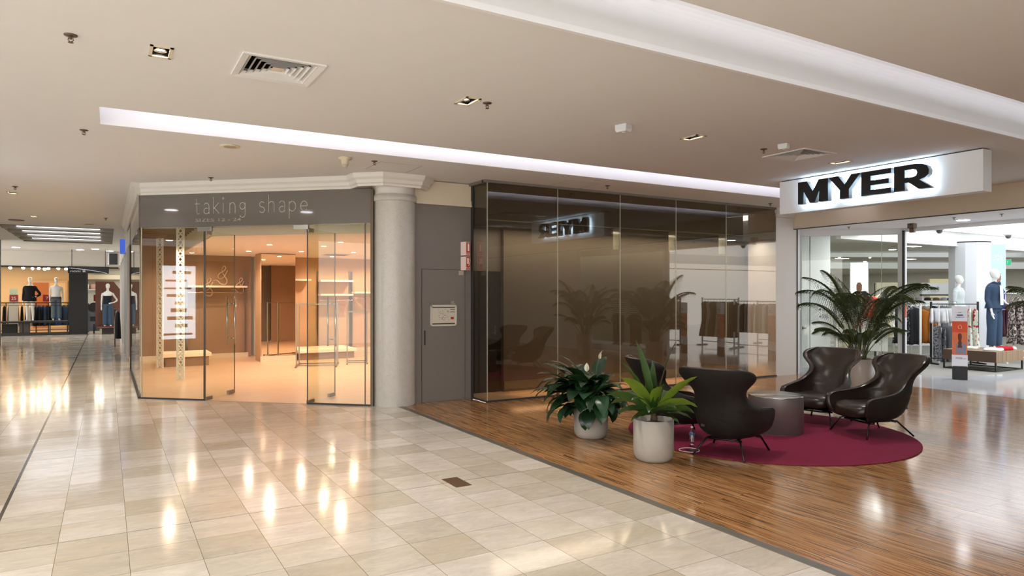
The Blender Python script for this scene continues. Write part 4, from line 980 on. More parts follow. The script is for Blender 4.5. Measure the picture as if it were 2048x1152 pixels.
def trousers(t, mat, top=1.0, hem=.08, wide=1.0, name='trousers'):
    mb = MB().ell([(.84, .112, .165, 0, 0), (.92, .118, .178, 0, 0), (top, .108, .165, 0, 0)], 24)
    for sy in (-1, 1): mb.tube([(0, sy * .085, .9), (.005, sy * .09, .7), (.01, sy * .097, .45), (.0, sy * .10, hem)], [.098, .095 * wide, .085 * wide, .085 * wide], 14)
    return mb.build(name, mat, t, True, remesh=.014)

HK = M('hanger_grey', '6b6b6b', .4, .6); HKW = M('hanger_white', 'e4e4e4', .4)
GARM = {}
def garment_mesh(kind, seed):
    key = (kind, seed)
    if key in GARM: return GARM[key]
    r = random.Random(seed * 97 + len(kind))
    prof = {'tee': [(0, .06, .02), (-.03, .13, .03), (-.06, .22, .035), (-.16, .235, .035), (-.24, .24, .03), (-.245, .17, .035), (-.45, .17, .04), (-.66, .18, .045)],
            'dress': [(0, .06, .02), (-.03, .14, .03), (-.07, .19, .035), (-.2, .165, .035), (-.38, .145, .04), (-.6, .18, .05), (-.9, .23, .06), (-1.12, .26, .065)],
            'longtop': [(0, .06, .02), (-.03, .14, .03), (-.07, .21, .035), (-.3, .2, .04), (-.6, .2, .05), (-.85, .22, .055)],
            'shorts': [(0, .17, .02), (-.03, .17, .03), (-.15, .20, .035), (-.34, .23, .04)],
            'trouser': [(0, .12, .02), (-.03, .12, .03), (-.2, .13, .035), (-.6, .12, .035), (-.92, .12, .04)],
            'skirt': [(0, .13, .02), (-.03, .14, .03), (-.3, .19, .05), (-.62, .24, .06)]}[kind]
    secs = []
    n = 26; rings = []; ph = [r.uniform(0, 6.3) for _ in range(3)]
    pts = []
    for i in range(len(prof) - 1):
        a, b = prof[i], prof[i + 1]
        m_ = 3
        for j in range(m_): u = j / m_; pts.append(tuple(a[k] + (b[k] - a[k]) * u for k in range(3)))
    pts.append(prof[-1])
    for z, hw, hd in pts:
        ring = []; q = min(1, -z / .35)
        for j in range(n):
            a = 2 * PI * j / n; x = hw * math.cos(a); y = hd * math.sin(a) * (1 + .3 * q * math.sin(3 * a + ph[0]))
            y += q * .014 * math.sin(x * 38 + ph[1]); x += q * .01 * math.sin(z * 9 + ph[2])
            ring.append((x, y, z + q * .012 * math.sin(5 * a + ph[1])))
        rings.append(ring)
    mb = MB().loft(rings); GARM[key] = mb; return mb
HMESH = {}
def garment(kind, seed, mat, loc, rz, label, cat, group, hk=HK):
    mb = garment_mesh(kind, seed); key = (kind, seed, mat.name)
    if key not in HMESH:
        o = MB(); o.v, o.f = mb.v, mb.f; ob = o.build(kind_name[kind], mat, None, True); me = ob.data; HMESH[key] = me
    else:
        ob = bpy.data.objects.new(kind_name[kind], HMESH[key]); COL.objects.link(ob)
    ob.location = loc; ob.rotation_euler = (0, 0, rz); tag(ob, label, cat, group)
    hkey = ('h', hk.name)
    if hkey not in HMESH:
        h = MB().tube([(-.16, 0, -.035), (0, 0, .008), (.16, 0, -.035)], .006, 6).tube([(0, 0, .0), (0, 0, .04), (.012, 0, .058), (0, 0, .07), (-.012, 0, .062)], .003, 6).build('hanger', hk, ob); HMESH[hkey] = h.data
    else:
        h = bpy.data.objects.new('hanger', HMESH[hkey]); COL.objects.link(h); h.parent = ob
    return ob
kind_name = {'tee': 'tee_shirt', 'dress': 'dress', 'longtop': 'tunic', 'shorts': 'shorts', 'trouser': 'trousers', 'skirt': 'skirt'}
CAT = {'tee': 'shirt', 'dress': 'dress', 'longtop': 'shirt', 'shorts': 'shorts', 'trouser': 'trousers', 'skirt': 'skirt'}
def hang(x, y, rz, n, sp, zt, kind, mats, label, group, jit=.1, hk=HK):
    """n garments along a rail centred at x, y running along direction rz"""
    dx, dy = math.cos(rz), math.sin(rz)
    for i in range(n):
        s = (i - (n - 1) / 2) * sp
        m_ = mats[i % len(mats)]
        garment(kind, i % 4, m_, (x + dx * s, y + dy * s, zt - .08), rz + PI / 2 + rnd(-jit, jit), label, CAT[kind], group, hk)
def floor_rack(x, y, rz, L, zt, label, mat, group=None, shelf=False):
    t = thing('clothes_rack', label, 'clothes rack', (x, y, 0), rz, group)
    for s in (-1, 1):
        MB().box(s * L / 2 - .018, -.018, .03, s * L / 2 + .018, .018, zt + .06).build('post', mat, t)
        MB().box(s * L / 2 - .02, -.26, 0, s * L / 2 + .02, .26, .035).build('foot', mat, t)
    MB().box(-L / 2, -.012, zt - .012, L / 2, .012, zt + .012).build('hanging_rail', mat, t)
    MB().box(-L / 2, -.012, .12, L / 2, .012, .145).build('lower_rail', mat, t)
    if shelf: MB().box(-L / 2, -.2, zt + .06, L / 2, .2, zt + .09).build('top_shelf', mat, t)
    return t
C = lambda n, c, r=.9: M(n, c, r, var=.1, scale=12, spec=.2)
blackc, whitec, orangec, greyc, creamc, maroonc, navyc, sandc = C('black_cloth', '1d1d20'), C('white_cloth', 'e2e3e4'), C('orange_cloth', 'b8732f'), C('grey_cloth', '83858a'), C('cream_cloth', 'cfc7ae'), C('maroon_cloth', '4d3038'), C('navy_cloth', '2b3a55'), C('sand_cloth', 'a89a84')
denimc, bluec = C('denim_cloth', '3a4c62'), C('blue_cloth', '2f5693')
leopard = mat_pattern('dark_print_cloth', '3d3034', 'b3a79c', 22, .52); greyp = mat_pattern('grey_print_cloth', '55565c', '9c9da2', 26, .5); starp = mat_pattern('white_red_print_cloth', 'd9dfd0', 'c0283c', 9, .62); darkp = mat_pattern('dark_floral_cloth', '26282e', '8c9190', 24, .56)

# ------------------------------------------------------------------ department store shell
SW = M('store_white', 'd4d8db', .6, var=.01); SCE = M('store_ceiling', 'c9c7bb', .85, var=.02); BEAM = M('beam_beige', 'd6c8b2', .7, var=.02)
S(MB().box(12.2, -9, 3.0, 12.36, 9.2, CZ).build('wall_bulkhead_front', BEAM)); S(MB().box(12.18, -4, 2.985, 12.22, 9.2, 3.0).build('trim_24', CHAR))
S(MB().box(12.2, 9.2, 3.0, 12.28, 9.9, CZ).build('wall_bulkhead_return', BEAM))
S(MB().add([(12.36, 9.6, 3.0), (14.9, 9.6, 3.0), (14.0, 8.05, 3.0), (14.0, -9, 3.0), (12.36, -9, 3.0)], [(0, 1, 2, 3, 4)]).build('ceiling', WHITE))
S(MB().box(14.0, -9, 2.93, 14.12, 8.0, 3.25).build('trim_25', WALU))
LUM = emis('luminous_ceiling', 'f3f8fc', 1.7)
CO = (14.12, 36, -8, 9.5)
S(sheet(12.3, 45, -9, 30, 3.02, [CO, (12.3, 14.12, -9, 9.6)]).build('ceiling', SCE))
S(MB().box(14.0, 9.5, 3.0, 36, 9.6, 3.28).build('trim_26', WHITE)); S(MB().box(14.1, 9.42, 2.90, 36, 9.56, 3.06).build('trim_27', WHITE))
t = thing('luminous_ceiling', 'bright white luminous ceiling field inside the department store', 'ceiling light', (25, .7, 3.27))
MB().box(-10.8, -8.6, 0, 10.9, 8.7, .01).build('diffuser', LUM, t); MB().box(-10.9, -8.7, .01, 11, 8.8, .03).build('tray', WALU, t)
area('store_fill', (18.5, 3.5, 3.2), (8, 9), STP, 'f2f6ff'); area('store_fill', (25, 16, 2.98), (16, 11), STP * 2.2, 'f4f4f0')  # second one is added fill that brightens the store background
area('store_fill', (37, 21, 2.98), (12, 14), STP * 3.2, 'f4f4f0')  # fill lamp added over the unlit back of the store, no fitting there
area('vitrine_light', (14.5, 8.75, 2.97), (.9, .5), 14, 'f4f7ff')
S(MB().box(44.8, -9, 0, 45, 30, 3.3).build('wall_store_back', M('store_back_grey', 'd2d0c8', .8))); S(MB().box(12.3, 29.8, 0, 45, 30, 3.3).build('wall_store_side', M('store_back_grey')))
WE = S(MB().box(12.30, 9.45, 0, 13.76, 9.55, 3.0).build('wall_entrance', SW)); S(MB().box(13.74, 9.55, 0, 13.80, 13.5, 3.0).build('wall_entrance_side', SW)); S(MB().box(12.28, 9.9, 0, 12.4, 29.8, 3.3).build('wall_store_front', SW))
S(MB().box(13.05, 9.44, .06, 13.056, 9.452, 2.9).build('trim_28', CHAR))
kb = MB().tube([(12.82, 9.45, .93), (12.82, 9.43, .93)], .035, 16).tube([(12.82, 9.44, .93), (12.82, 9.37, .93)], .02, 10).build('door_knob', STEEL, WE)
for k, zz in enumerate((1.42, 1.32, 1.24, 1.17)):
    pass
t = thing('door_notice', 'narrow notice of small pictograms on the white panel behind the palm', 'notice', (13.4, 9.449, 1.3)); MB().box(-.05, -.001, -.18, .05, .002, .14).build('sheet', M('notice_sheet', 'eceeee', .5), t)
for k, (zz, cc) in enumerate(((.10, '55585c'), (.03, '4f68a0'), (-.05, 'c9b040'), (-.13, '55585c'))): MB().box(-.022, -.004, zz - .02, .022, -.001, zz + .02).build('pictogram', M('picto%d' % k, cc, .6), t)
# glazed entrance corner
wv = S(MB().obox((12.66, 9.36), (13.99, 8.02), .012, .12, 2.88).build('window_10', GLASS))
S(MB().obox((12.62, 9.40), (14.03, 7.98), .10, 0, .12).build('trim_29', WALU)); S(MB().obox((12.62, 9.40), (14.03, 7.98), .10, 2.88, 3.0).build('trim_30', WALU))
S(MB().obox((12.60, 9.42), (12.66, 9.36), .09, 0, 3.0).build('trim_31', WALU)); S(MB().box(13.95, 7.93, 0, 14.05, 8.06, 3.0).build('trim_32', WALU)); S(MB().box(13.9, 7.9, 0, 13.94, 7.94, 2.95).build('trim_33', CHAR))
S(MB().obox((13.73, 8.27), (13.735, 8.265), .02, .1, 2.9).build('trim_34', EDGE)); S(MB().box(12.28, 9.19, 0, 12.31, 9.23, 3.0).build('trim_35', BLACK)); S(MB().box(12.34, 9.24, 0, 12.44, 9.36, 3.0).build('trim_36', WALU))
t = thing('wall_switch', 'small white key switch on the shutter guide beside the white pier', 'switch', (12.39, 9.235, 1.40)); MB().box(-.03, -.03, -.07, .03, 0, .07).build('case', WHITE, t, bevel=.004); MB().tube([(0, -.03, -.02), (0, -.034, -.02)], .01, 10).build('keyhole', CHAR, t)
t = thing('window_plinth', 'low white display plinth behind the angled entrance glass', 'plinth', (14.3, 9.2, 0)); MB().prism([(-.95, .0), (-.15, -.80), (.95, -.75), (.95, .2), (-.95, .2)], 0, .16).build('plinth_block', SW, t); MB().prism([(-.97, .0), (-.16, -.83), (.97, -.77), (.97, .21), (-.97, .21)], .16, .18).build('top_plate', WHITE, t)
# far side of the entrance, outside the frame but reflected
wv2 = S(MB().box(12.95, -2.0, .15, 12.962, 4.6, 2.85).build('window_11', GLASS)); S(MB().box(12.9, -2.0, 0, 13.0, 4.7, .15).build('trim_37', WALU)); S(MB().box(12.9, -2, 2.85, 13.0, 4.7, 3.0).build('trim_38', WALU)); S(MB().box(12.9, 4.6, 0, 13.0, 4.72, 3.0).build('trim_39', WALU))
S(MB().box(12.5, -9, 0, 13.9, -2.0, 3.0).build('wall_entrance_right', SW)); S(MB().box(14.9, -2, 0, 15.0, 2.6, 3.0).build('wall_window_back', M('pale_back_panel', 'c2bfb2', .8)))
S(MB().box(12.2, -9, 0, 12.34, 1.6, 3.0).build('wall_front_right', M('pier_paint')))
# columns
def store_column(x, y, r, label):
    t = thing('store_column', label, 'column', (x, y, 0), 0, 'faceted white store columns')
    n = 12; pts = [(r * math.cos(2 * PI * (k + .5) / n), r * math.sin(2 * PI * (k + .5) / n)) for k in range(n)]
    MB().prism(pts, 0, 3.0).build('shaft', SW, t); MB().prism([(a * 1.02, b * 1.02) for a, b in pts], 2.99, 3.018).build('shadow_gap', CHAR, t)
store_column(19.45, 9.35, .47, 'faceted white column behind the two store mannequins'); store_column(26, 6, .45, 'faceted white store column seen only reflected')
for k, (p, q, z0, z1) in enumerate((((16.5, 15.5), (30, 8), 2.84, 3.02), ((18, 22), (40, 10), 2.72, 3.02))):
    S(MB().obox(p, q, .3, z0, z1).build('trim_%d' % (41 + k), SW))
# ceiling panels and lights in the store
for k, (x, y) in enumerate([(15.5, 11.2), (17.2, 12.6), (19.5, 11.0), (18.6, 14.6), (21.5, 13.6), (20.5, 16.4), (23.8, 16.0), (26.5, 15.0), (24, 19), (28, 19)]):
    t = thing('troffer_light', 'square recessed store ceiling light', 'ceiling light', (x, y, 3.018), 0, 'square ceiling lights in the department store')
    MB().box(-.3, -.3, -.012, .3, .3, 0).build('frame', SCE, t); MB().box(-.26, -.26, -.016, .26, -.02, -.012).build('lit_strip', emis('troffer_lamp', 'fdfdf6', 6), t)
for k, (x, y, z, l) in enumerate([(13.35, 6.52, 2.998, 'large round downlight in the store entrance soffit, centre right'), (14.72, 8.9, 2.998, 'round downlight just inside the entrance glass'), (13.35, 3.9, 2.998, 'round soffit downlight beyond the picture, reflected in the timber'), (13.35, 1.2, 2.998, 'round soffit downlight beyond the picture')]
                            + [(x, y, 3.016, 'small round downlight deep in the department store ceiling') for x, y in ((20.5, 12.0), (24.5, 12.0), (18.2, 13.6), (22.5, 18), (27, 17), (31, 18), (33, 14), (29, 22))]):
    t = thing('round_downlight', l, 'downlight', (x, y, z), 0, 'round store downlights'); r = .11
    MB().lathe([(.001, -.004), (r, -.004), (r + .02, 0), (.001, 0)], n=24).build('rim', WHITE, t); MB().lathe([(.001, -.009), (r - .01, -.009), (r - .01, -.004), (.001, -.004)], n=24).build('lens', emis('store_downlight_lamp', 'f6fbff', 22), t)
    if k < 3: spot('soffit_beam', (x, y, z - .03), 25, 'f2f6ff', 100, .6, .05)
for x, y, z, l in ((14.35, 7.45, 2.96, 'white dome camera hanging at the corner of the entrance beam'), (14.5, 5.9, 2.96, 'white dome camera before the luminous ceiling'), (17.5, 7.6, 3.0, 'white dome camera right of the faceted column')):
    t = thing('dome_camera', l, 'camera', (x, y, z), 0, 'dome cameras in the store'); MB().lathe([(.001, .06), (.1, .06), (.1, 0), (.07, -.02), (.001, -.02)], n=24).build('mount', WHITE, t, True); MB().lathe([(.001, -.09), (.03, -.085), (.055, -.05), (.06, -.02), (.001, -.02)], n=20).build('dome', M('dark_dome', '5a5652', .2), t, True)
t = thing('projecting_sensor', 'brown two-part ceiling sensor on the entrance soffit above the palm', 'sensor', (13.2, 7.35, 3.0)); MB().box(-.06, -.06, -.09, .06, .06, 0).build('base', SPR, t, bevel=.006); MB().box(-.03, -.05, -.17, .03, .04, -.09).build('head', SPR, t, bevel=.006); MB().box(-.1, -.015, -.03, .1, .015, -.01).build('arm', SPR, t)
for k, y in enumerate((8.7, 7.9, 7.0, 6.1, 5.3)):
    sprinkler(12.17, y, 'tiny soffit sprinkler along the entrance edge, number %s from the pier' % ['one', 'two', 'three', 'four', 'five'][k], 3.0, .7) if False else None
for x, y, l in ((12.75, 8.35, 'small sprinkler on the entrance soffit nearest the pier'), (12.8, 6.4, 'small sprinkler on the entrance soffit left of the large round downlight'), (12.9, 5.7, 'small sprinkler on the entrance soffit right of the large round downlight')): sprinkler(x, y, l, 3.0, .8)

# ------------------------------------------------------------------ window mannequins
def busts(x, y, rz, label, top, extra=None, z=.18):
    t = thing('mannequin', label, 'mannequin', (x, y, z), rz)
    mannequin_body(t, [ARM_DOWN(1), ARM_DOWN(-1)], False, head=False)
    MB().tube([(0, 0, 0), (0, 0, .88)], .014, 10).lathe([(.001, 0), (.15, 0), (.15, .012), (.001, .012)], n=28).build('stand', CHAR, t)
    cloth_top(t, 'top', top, .72, 1.44, flare=.05, arms=[(ARM_DOWN(1), 3), (ARM_DOWN(-1), 3)])
    if extra: MB().ell([(.52, .19, .24, 0, 0), (.75, .16, .21, 0, 0), (.98, .12, .17, 0, 0)], 26).build('skirt', extra, t, True)
    return t
F_ = math.radians(212)
m1 = busts(13.88, 9.08, F_, 'window mannequin in a white star-print top with a dark jacket, behind the palm', starp, whitec)
MB().tube([(-.02, -.21, 1.40), (-.02, -.25, 1.28), (-.03, -.265, 1.1), (.0, -.27, .95), (.03, -.27, .72)], [.05, .06, .055, .05, .045], 12).build('dark_sleeve', navyc, m1, True)
MB().ell([(1.20, .13, .19, -.01, 0), (1.36, .13, .20, -.01, 0), (1.46, .09, .15, -.01, 0)], 24).build('dark_collar', navyc, m1, True)
m2 = busts(14.45, 9.05, F_, 'window mannequin in a red and orange top, hidden by palm fronds', C('bright_red_cloth', 'd0452f'), mat_pattern('white_blue_print', 'e8e6e2', '4a78b8', 7, .66))
m3 = busts(15.0, 9.02, F_, 'window mannequin in a loose cream dress right of the palm', creamc, creamc)
t = thing('sign_board', 'white A-board with vertical lettering behind the palm', 'sign', (14.25, 8.72, .18), F_ + PI / 2); MB().box(-.24, -.01, .25, .24, .01, .95).build('board', WHITE, t); MB().box(-.02, -.005, 0, .02, .005, .25).build('post', CHAR, t); text('NEW SEASON', .05, INK, 'lettering', t, (0, -.012, .6), 0, .002, ax='CENTER')
t = thing('portrait_screen', 'bright lightbox with a face portrait behind the palm', 'lightbox', (17.0, 10.84, 1.35), math.radians(-57)); MB().box(-.22, .0, 0, .22, .08, 1.15).build('case', WHITE, t); MB().box(-.04, .02, -1.35, .04, .06, 0).build('post', WHITE, t); MB().box(-.20, -.006, .02, .20, .0, 1.13).build('lit_panel', emis('lightbox_white', 'f4faff', 2.0), t)
MB().ell([(.10, .01, .13, 0, 0), (.3, .01, .10, 0, 0), (.33, .01, .05, 0, 0), (.42, .01, .085, 0, 0), (.55, .01, .09, 0, 0), (.62, .01, .04, 0, 0)], 16).build('portrait', M('portrait_tone', '9a6a58', .7), t, True).rotation_euler = (0, 0, PI / 2)

# ------------------------------------------------------------------ anti-theft gates with printed sleeves
def gate(x, y, label):
    t = thing('security_gate', label, 'security gate', (x, y, 0), math.radians(-62 + 0), 'security gates in printed sleeves')
    MB().box(-.125, -.06, 0, .125, .06, .27).build('base', CHAR, t, bevel=.004)
    MB().box(-.118, -.05, .27, .118, .05, 1.42).build('core', M('gate_grey', '8d8d8d', .5), t)
    OR = M('sleeve_orange', 'd8512a', .6); WP = M('sleeve_white', 'e8e8ee', .6)
    MB().box(-.128, -.058, 1.13, .122, .054, 1.425).build('white_top_sleeve', WP, t)
    MB().box(-.124, -.055, .92, .12, .052, 1.13).build('orange_sleeve', OR, t)
    p = MB().box(-.124, -.055, .47, .12, .052, .92).build('picture_sleeve', M('sleeve_picture', 'de7648', .6, var=.2, scale=9), t)
    MB().ell([(.62, .05, .004, 0, -.056), (.70, .035, .004, 0, -.056), (.76, .02, .004, 0, -.056), (.80, .03, .004, 0, -.056), (.87, .03, .004, 0, -.056), (.9, .012, .004, 0, -.056)], 12).build('figure_print', M('print_brown', '5c3526', .7), p)
    MB().box(-.065, -.0585, .50, .1, -.054, .70).build('grey_block', M('print_grey', '8b8798', .7), p)
    MB().box(-.13, -.06, .25, .126, .056, .48).build('white_lower_sleeve', WP, t)
    text('MYER', .05, BLK, 'sleeve_word', t, (-.07, -.0615, .40), 0, .001, .11); text('one', .05, M('print_grey'), 'sleeve_word', t, (.05, -.0615, .40), 0, .001, .05)
    text('MEMBERS ONLY', .03, navyc, 'sleeve_word', t, (0, -.0595, 1.20), 0, .001, .14, 'CENTER'); MB().box(-.05, -.061, 1.24, .05, -.058, 1.262).box(-.03, -.061, 1.30, .03, -.058, 1.306).build('blue_line_print', navyc, t)
    MB().tube([(-.025, -.057, .99), (-.03, -.057, 1.03), (0, -.057, 1.065), (.03, -.057, 1.03), (.025, -.057, .99), (-.025, -.057, .99)], .004, 6).build('arch_print', M('print_cream', 'f0d8b0', .6), t)
gate(14.25, 7.02, 'orange and white sleeved security gate standing before the oak table'); gate(14.1, 5.5, 'sleeved security gate beyond the right picture edge, middle one'); gate(14.0, 4.25, 'sleeved security gate beyond the right picture edge, far one')
t = thing('door_poster', 'small orange poster on the white entrance post', 'poster', (14.0, 7.931, 1.32)); MB().box(-.05, -.004, -.14, .04, 0, .14).build('sheet', M('sleeve_orange'), t)
text('SALE', .02, WHITE, 'lettering', t, (-.04, -.006, -.1), 0, .001)
tag(MB().box(13.95, 7.92, 1.52, 14.03, 7.931, 1.72).build('door_sticker', M('sticker_brown', '5b4648', .6)), 'small dark stickers on the white entrance post', 'sticker')

# ------------------------------------------------------------------ oak display table with things on it
TZ = .43
t = thing('display_table', 'chunky oak display table on a black metal frame in the store', 'table', (16.8, 7.8, 0))
MB().box(-.6, -.54, .20, .6, .54, TZ).build('table_block', TABLEWOOD, t, bevel=.004)
for sx in (-1, 1):
    for sy in (-1, 1): MB().box(sx * .58 - .015, sy * .52 - .015, 0, sx * .58 + .015, sy * .52 + .015, .2).build('leg', BLACK, t)
mb = MB()
for sy in (-1, 1): mb.box(-.58, sy * .52 - .012, .0, .58, sy * .52 + .012, .024)
for sx in (-1, 1): mb.box(sx * .58 - .012, -.52, .0, sx * .58 + .012, .52, .024)
mb.build('base_frame', BLACK, t)
m4 = thing('mannequin', 'white mannequin in a denim jacket and jeans on the oak table', 'mannequin', (17.2, 7.75, TZ + .005), math.radians(-100))
arms = [ARM_DOWN(-1, .06), [(0, .165, 1.385), (.02, .21, 1.28), (-.02, .25, 1.12), (.02, .25, 1.09), (.12, .20, 1.02), (.17, .17, 1.00)]]
mannequin_body(m4, arms, True, head_yaw=.3)
trousers(m4, denimc, 1.0, .07, 1.1, 'jeans'); cloth_top(m4, 'denim_jacket', C('dark_denim', '35455a'), .90, 1.47, flare=.03, grow=.03, arms=[(arms[0], 5), (arms[1], 4)])
MB().loft([[(.148, -.03, 1.42), (.155, .04, 1.42)], [(.163, -.045, 1.2), (.168, .05, 1.2)], [(.16, -.03, .98), (.162, .055, .98)]], False, False).build('white_shirt', whitec, m4, solid=.01)
MB().tube([(-.02, -.10, 1.46), (.06, -.09, 1.49), (.11, -.02, 1.46)], [.02, .022, .018], 8).tube([(-.02, .10, 1.46), (.06, .09, 1.49), (.11, .03, 1.46)], [.02, .022, .018], 8).build('collar', C('dark_denim', '35455a'), m4, True)
MB().ell([(.88, .03, .06, .20, .12), (.95, .035, .075, .20, .12), (1.0, .03, .06, .20, .12)], 16).build('small_dark_bag', maroonc, m4, True)
m5 = thing('mannequin', 'white mannequin in a pale short-sleeved shirt before the faceted column', 'mannequin', (18.45, 9.12, .35), math.radians(-85))
mannequin_body(m5, [ARM_DOWN(1), ARM_DOWN(-1)], True, head_yaw=.2); cloth_top(m5, 'pale_shirt', C('pale_shirt_cloth', 'bcc4c6'), .86, 1.46, flare=.06, grow=.025, arms=[(ARM_DOWN(1), 3), (ARM_DOWN(-1), 3)]); trousers(m5, whitec, 1.0, .08, 1.1)
t = thing('display_plinth', 'white plinth carrying the mannequin in the pale shirt', 'plinth', (18.45, 9.12, 0)); MB().box(-.35, -.3, 0, .35, .3, .35).build('plinth_block', SW, t, bevel=.004)
def folded(x, y, w_, d_, h_, mat, label, rz=0, z=TZ):
    random.seed(int(x * 100)); R = []
    for k, (zz, s) in enumerate(((0, .98), (h_ * .4, 1), (h_ * .8, .96), (h_, .8))):
        R.append([(s * w_ / 2 * abs(math.cos(a)) ** .5 * (1 if math.cos(a) > 0 else -1) * (1 + .08 * math.sin(3 * a + x)), s * d_ / 2 * abs(math.sin(a)) ** .5 * (1 if math.sin(a) > 0 else -1) * (1 + .08 * math.sin(2 * a)), zz + .01 * math.sin(4 * a) * k / 3) for a in [2 * PI * j / 24 for j in range(24)]])
    o = MB().loft(R).build('folded_garment', mat, None, True); o.location = (x, y, z + .002); o.rotation_euler.z = rz; return tag(o, label, 'folded clothes')
folded(16.62, 7.50, .5, .34, .05, whitec, 'white garment laid flat at the front of the oak table', .2); folded(16.95, 7.44, .34, .22, .08, C('vivid_red_cloth', 'b8202a'), 'bright red garment bunched on the oak table', -.3)
folded(17.23, 7.46, .22, .26, .06, starp, 'white and red printed garment at the right end of the oak table', .4); folded(16.7, 7.98, .3, .26, .05, starp, 'white garment with red marks beside the mannequin feet', .1)
t = thing('print_stand', 'small blue and white printed card standing on the oak table', 'card', (16.48, 8.12, TZ), math.radians(-25)); MB().box(-.13, -.008, 0, .13, .008, .26).build('card', mat_pattern('blue_print_card', '9cb8d8', '24405f', 9, .5), t); MB().box(-.05, 0, 0, .05, .06, .01).build('card_foot', WHITE, t)

# ------------------------------------------------------------------ racks in direct view
WR = M('rack_white', 'dcdcd6', .4, .2)
def rk(x, y, rz, L, zt, label, mat=WR): return floor_rack(x, y, rz, L, zt, label, mat)
D_ = math.radians
rk(16.3, 9.2, D_(72), .8, 1.42, 'white rack of dark tops just inside the entrance post'); hang(16.3, 9.2, D_(72), 5, .13, 1.42, 'longtop', [blackc, darkp, greyp], 'dark or grey printed tunic on the white rack inside the entrance post', 'tunics on the first white rack', .35)
rk(17.85, 9.62, D_(-25), .75, 1.38, 'white rack of orange tops in mid store'); hang(17.85, 9.62, D_(-25), 5, .12, 1.36, 'longtop', [orangec, orangec, C('rust_cloth', '9a5722')], 'orange top on the white rack in mid store', 'orange tops', .5)
rk(17.62, 9.1, D_(-25), .5, .98, 'low white rack of grey printed trousers'); hang(17.62, 9.1, D_(-25), 4, .11, .96, 'trouser', [greyp, greyc], 'grey printed trousers on the low white rack', 'grey printed trousers', .6)
rk(17.38, 8.68, D_(-28), 1.15, 1.42, 'black rack of white shorts behind the sleeved gate', BLACK); hang(17.12, 8.82, D_(-28), 6, .105, 1.40, 'shorts', [whitec], 'white shorts on the black rack behind the sleeved gate', 'white shorts', .7)
hang(17.75, 8.48, D_(-28), 2, .12, 1.40, 'dress', [starp], 'white dress with red starfish print on the black rack', 'starfish print dresses', .9)
rk(15.9, 10.2, D_(-30), 1.0, 1.2, 'white rack of cream tops behind the window'); hang(15.9, 10.2, D_(-30), 7, .13, 1.2, 'longtop', [creamc, sandc, greyp], 'cream or grey top on the rack behind the entrance window', 'cream tops', .4)
rk(21.0, 9.1, D_(-40), 1.3, 1.75, 'tall white wall rack of maroon garments at the right edge'); hang(21.0, 9.1, D_(-40), 8, .10, 1.45, 'longtop', [maroonc], 'maroon garment right of the denim mannequin', 'maroon garments', .2)
hang(19.0, 7.95, D_(-35), 5, .12, 1.66, 'dress', [leopard], 'dark printed dress at the right picture edge', 'dark printed dresses', .35); rk(19.0, 7.95, D_(-35), 1.0, 1.68, 'tall white rack of dark printed dresses at the right picture edge')
rk(21.8, 11.5, D_(-30), 2.0, 1.4, 'white rack of mixed tops far inside the store'); hang(21.8, 11.5, D_(-30), 13, .14, 1.38, 'tee', [creamc, blackc, whitec, greyc, sandc], 'mixed top on the far white rack', 'mixed tops far inside the store', .4)
rk(24.0, 14.2, D_(-30), 2.6, 1.4, 'white rack of pale tops at the back of the store'); hang(24.0, 14.2, D_(-30), 14, .17, 1.38, 'tee', [whitec, creamc, blackc, sandc], 'pale or dark top on the rearmost white rack', 'tops at the back of the store', .3)
rk(19.3, 12.6, D_(-30), 1.8, 1.4, 'white rack of black and cream tops behind the window mannequins'); hang(19.3, 12.6, D_(-30), 12, .14, 1.38, 'tee', [blackc, creamc, sandc], 'black or cream top on the rack behind the window mannequins', 'tops behind the window mannequins', .4)
# tall lightbox with portrait, exit sign
t = thing('tall_lightbox', 'tall pale blue lightbox with a portrait right of the faceted column', 'lightbox', (20.05, 8.95, 1.25), D_(-58)); MB().box(-.26, 0, 0, .17, .14, 1.72).build('case', WHITE, t); MB().box(-.2, .03, -1.25, .1, .12, 0).build('base', WHITE, t); MB().box(-.16, -.006, .01, .16, .0, 1.71).build('lit_panel', emis('lightbox_blue', 'b4d4f2', 1.25), t)
MB().tube([(0, -.008, .72), (0, -.008, .8), (0, -.008, .92), (0, -.008, .98)], [.07, .09, .085, .04], 12).box(-.05, -.01, .55, .05, -.006, .74).build('portrait', M('portrait_tone'), t).scale = (1, .1, 1)
MB().tube([(0, -.01, .90), (-.02, -.01, .96), (0, -.01, 1.02)], [.09, .085, .03], 10).build('portrait_hair', M('portrait_dark', '3a2a2c', .8), t).scale = (1, .1, 1)
MB().prism([(-.05, -.008), (.155, -.008), (.155, -.006), (-.05, -.006)], .01, .34).prism([(.02, -.008), (.155, -.008), (.155, -.006), (.02, -.006)], .34, .5).build('portrait_jacket', M('portrait_blue', '3a3fa0', .8), t)
mb = MB()
for k in range(7):
    a = math.radians(200 - k * 37); mb.tube([(.06 * math.cos(a), -.009, 1.34 + .05 * math.sin(a)), (.11 * math.cos(a), -.009, 1.34 + .10 * math.sin(a))], .012, 6)
mb.box(-.03, -.01, 1.32, .03, -.006, 1.335).box(-.03, -.01, 1.285, .03, -.006, 1.30).build('arc_emblem', WHITE, t)
t = thing('exit_sign', 'green exit sign behind the pale blue lightbox', 'sign', (24.8, 10.9, 2.58), D_(-58)); MB().box(-.2, 0, 0, .2, .05, .2).build('case', WHITE, t); MB().box(-.19, -.004, .01, .19, 0, .19).build('lit_face', emis('exit_green', '2fae78', 1.2), t); text('EXIT', .13, WHITE, 'lettering', t, (0, -.006, .05), 0, .002, .26, 'CENTER'); MB().tube([(-.1, .02, .2), (-.1, .02, .42)], .01).build('hanger', WALU, t)
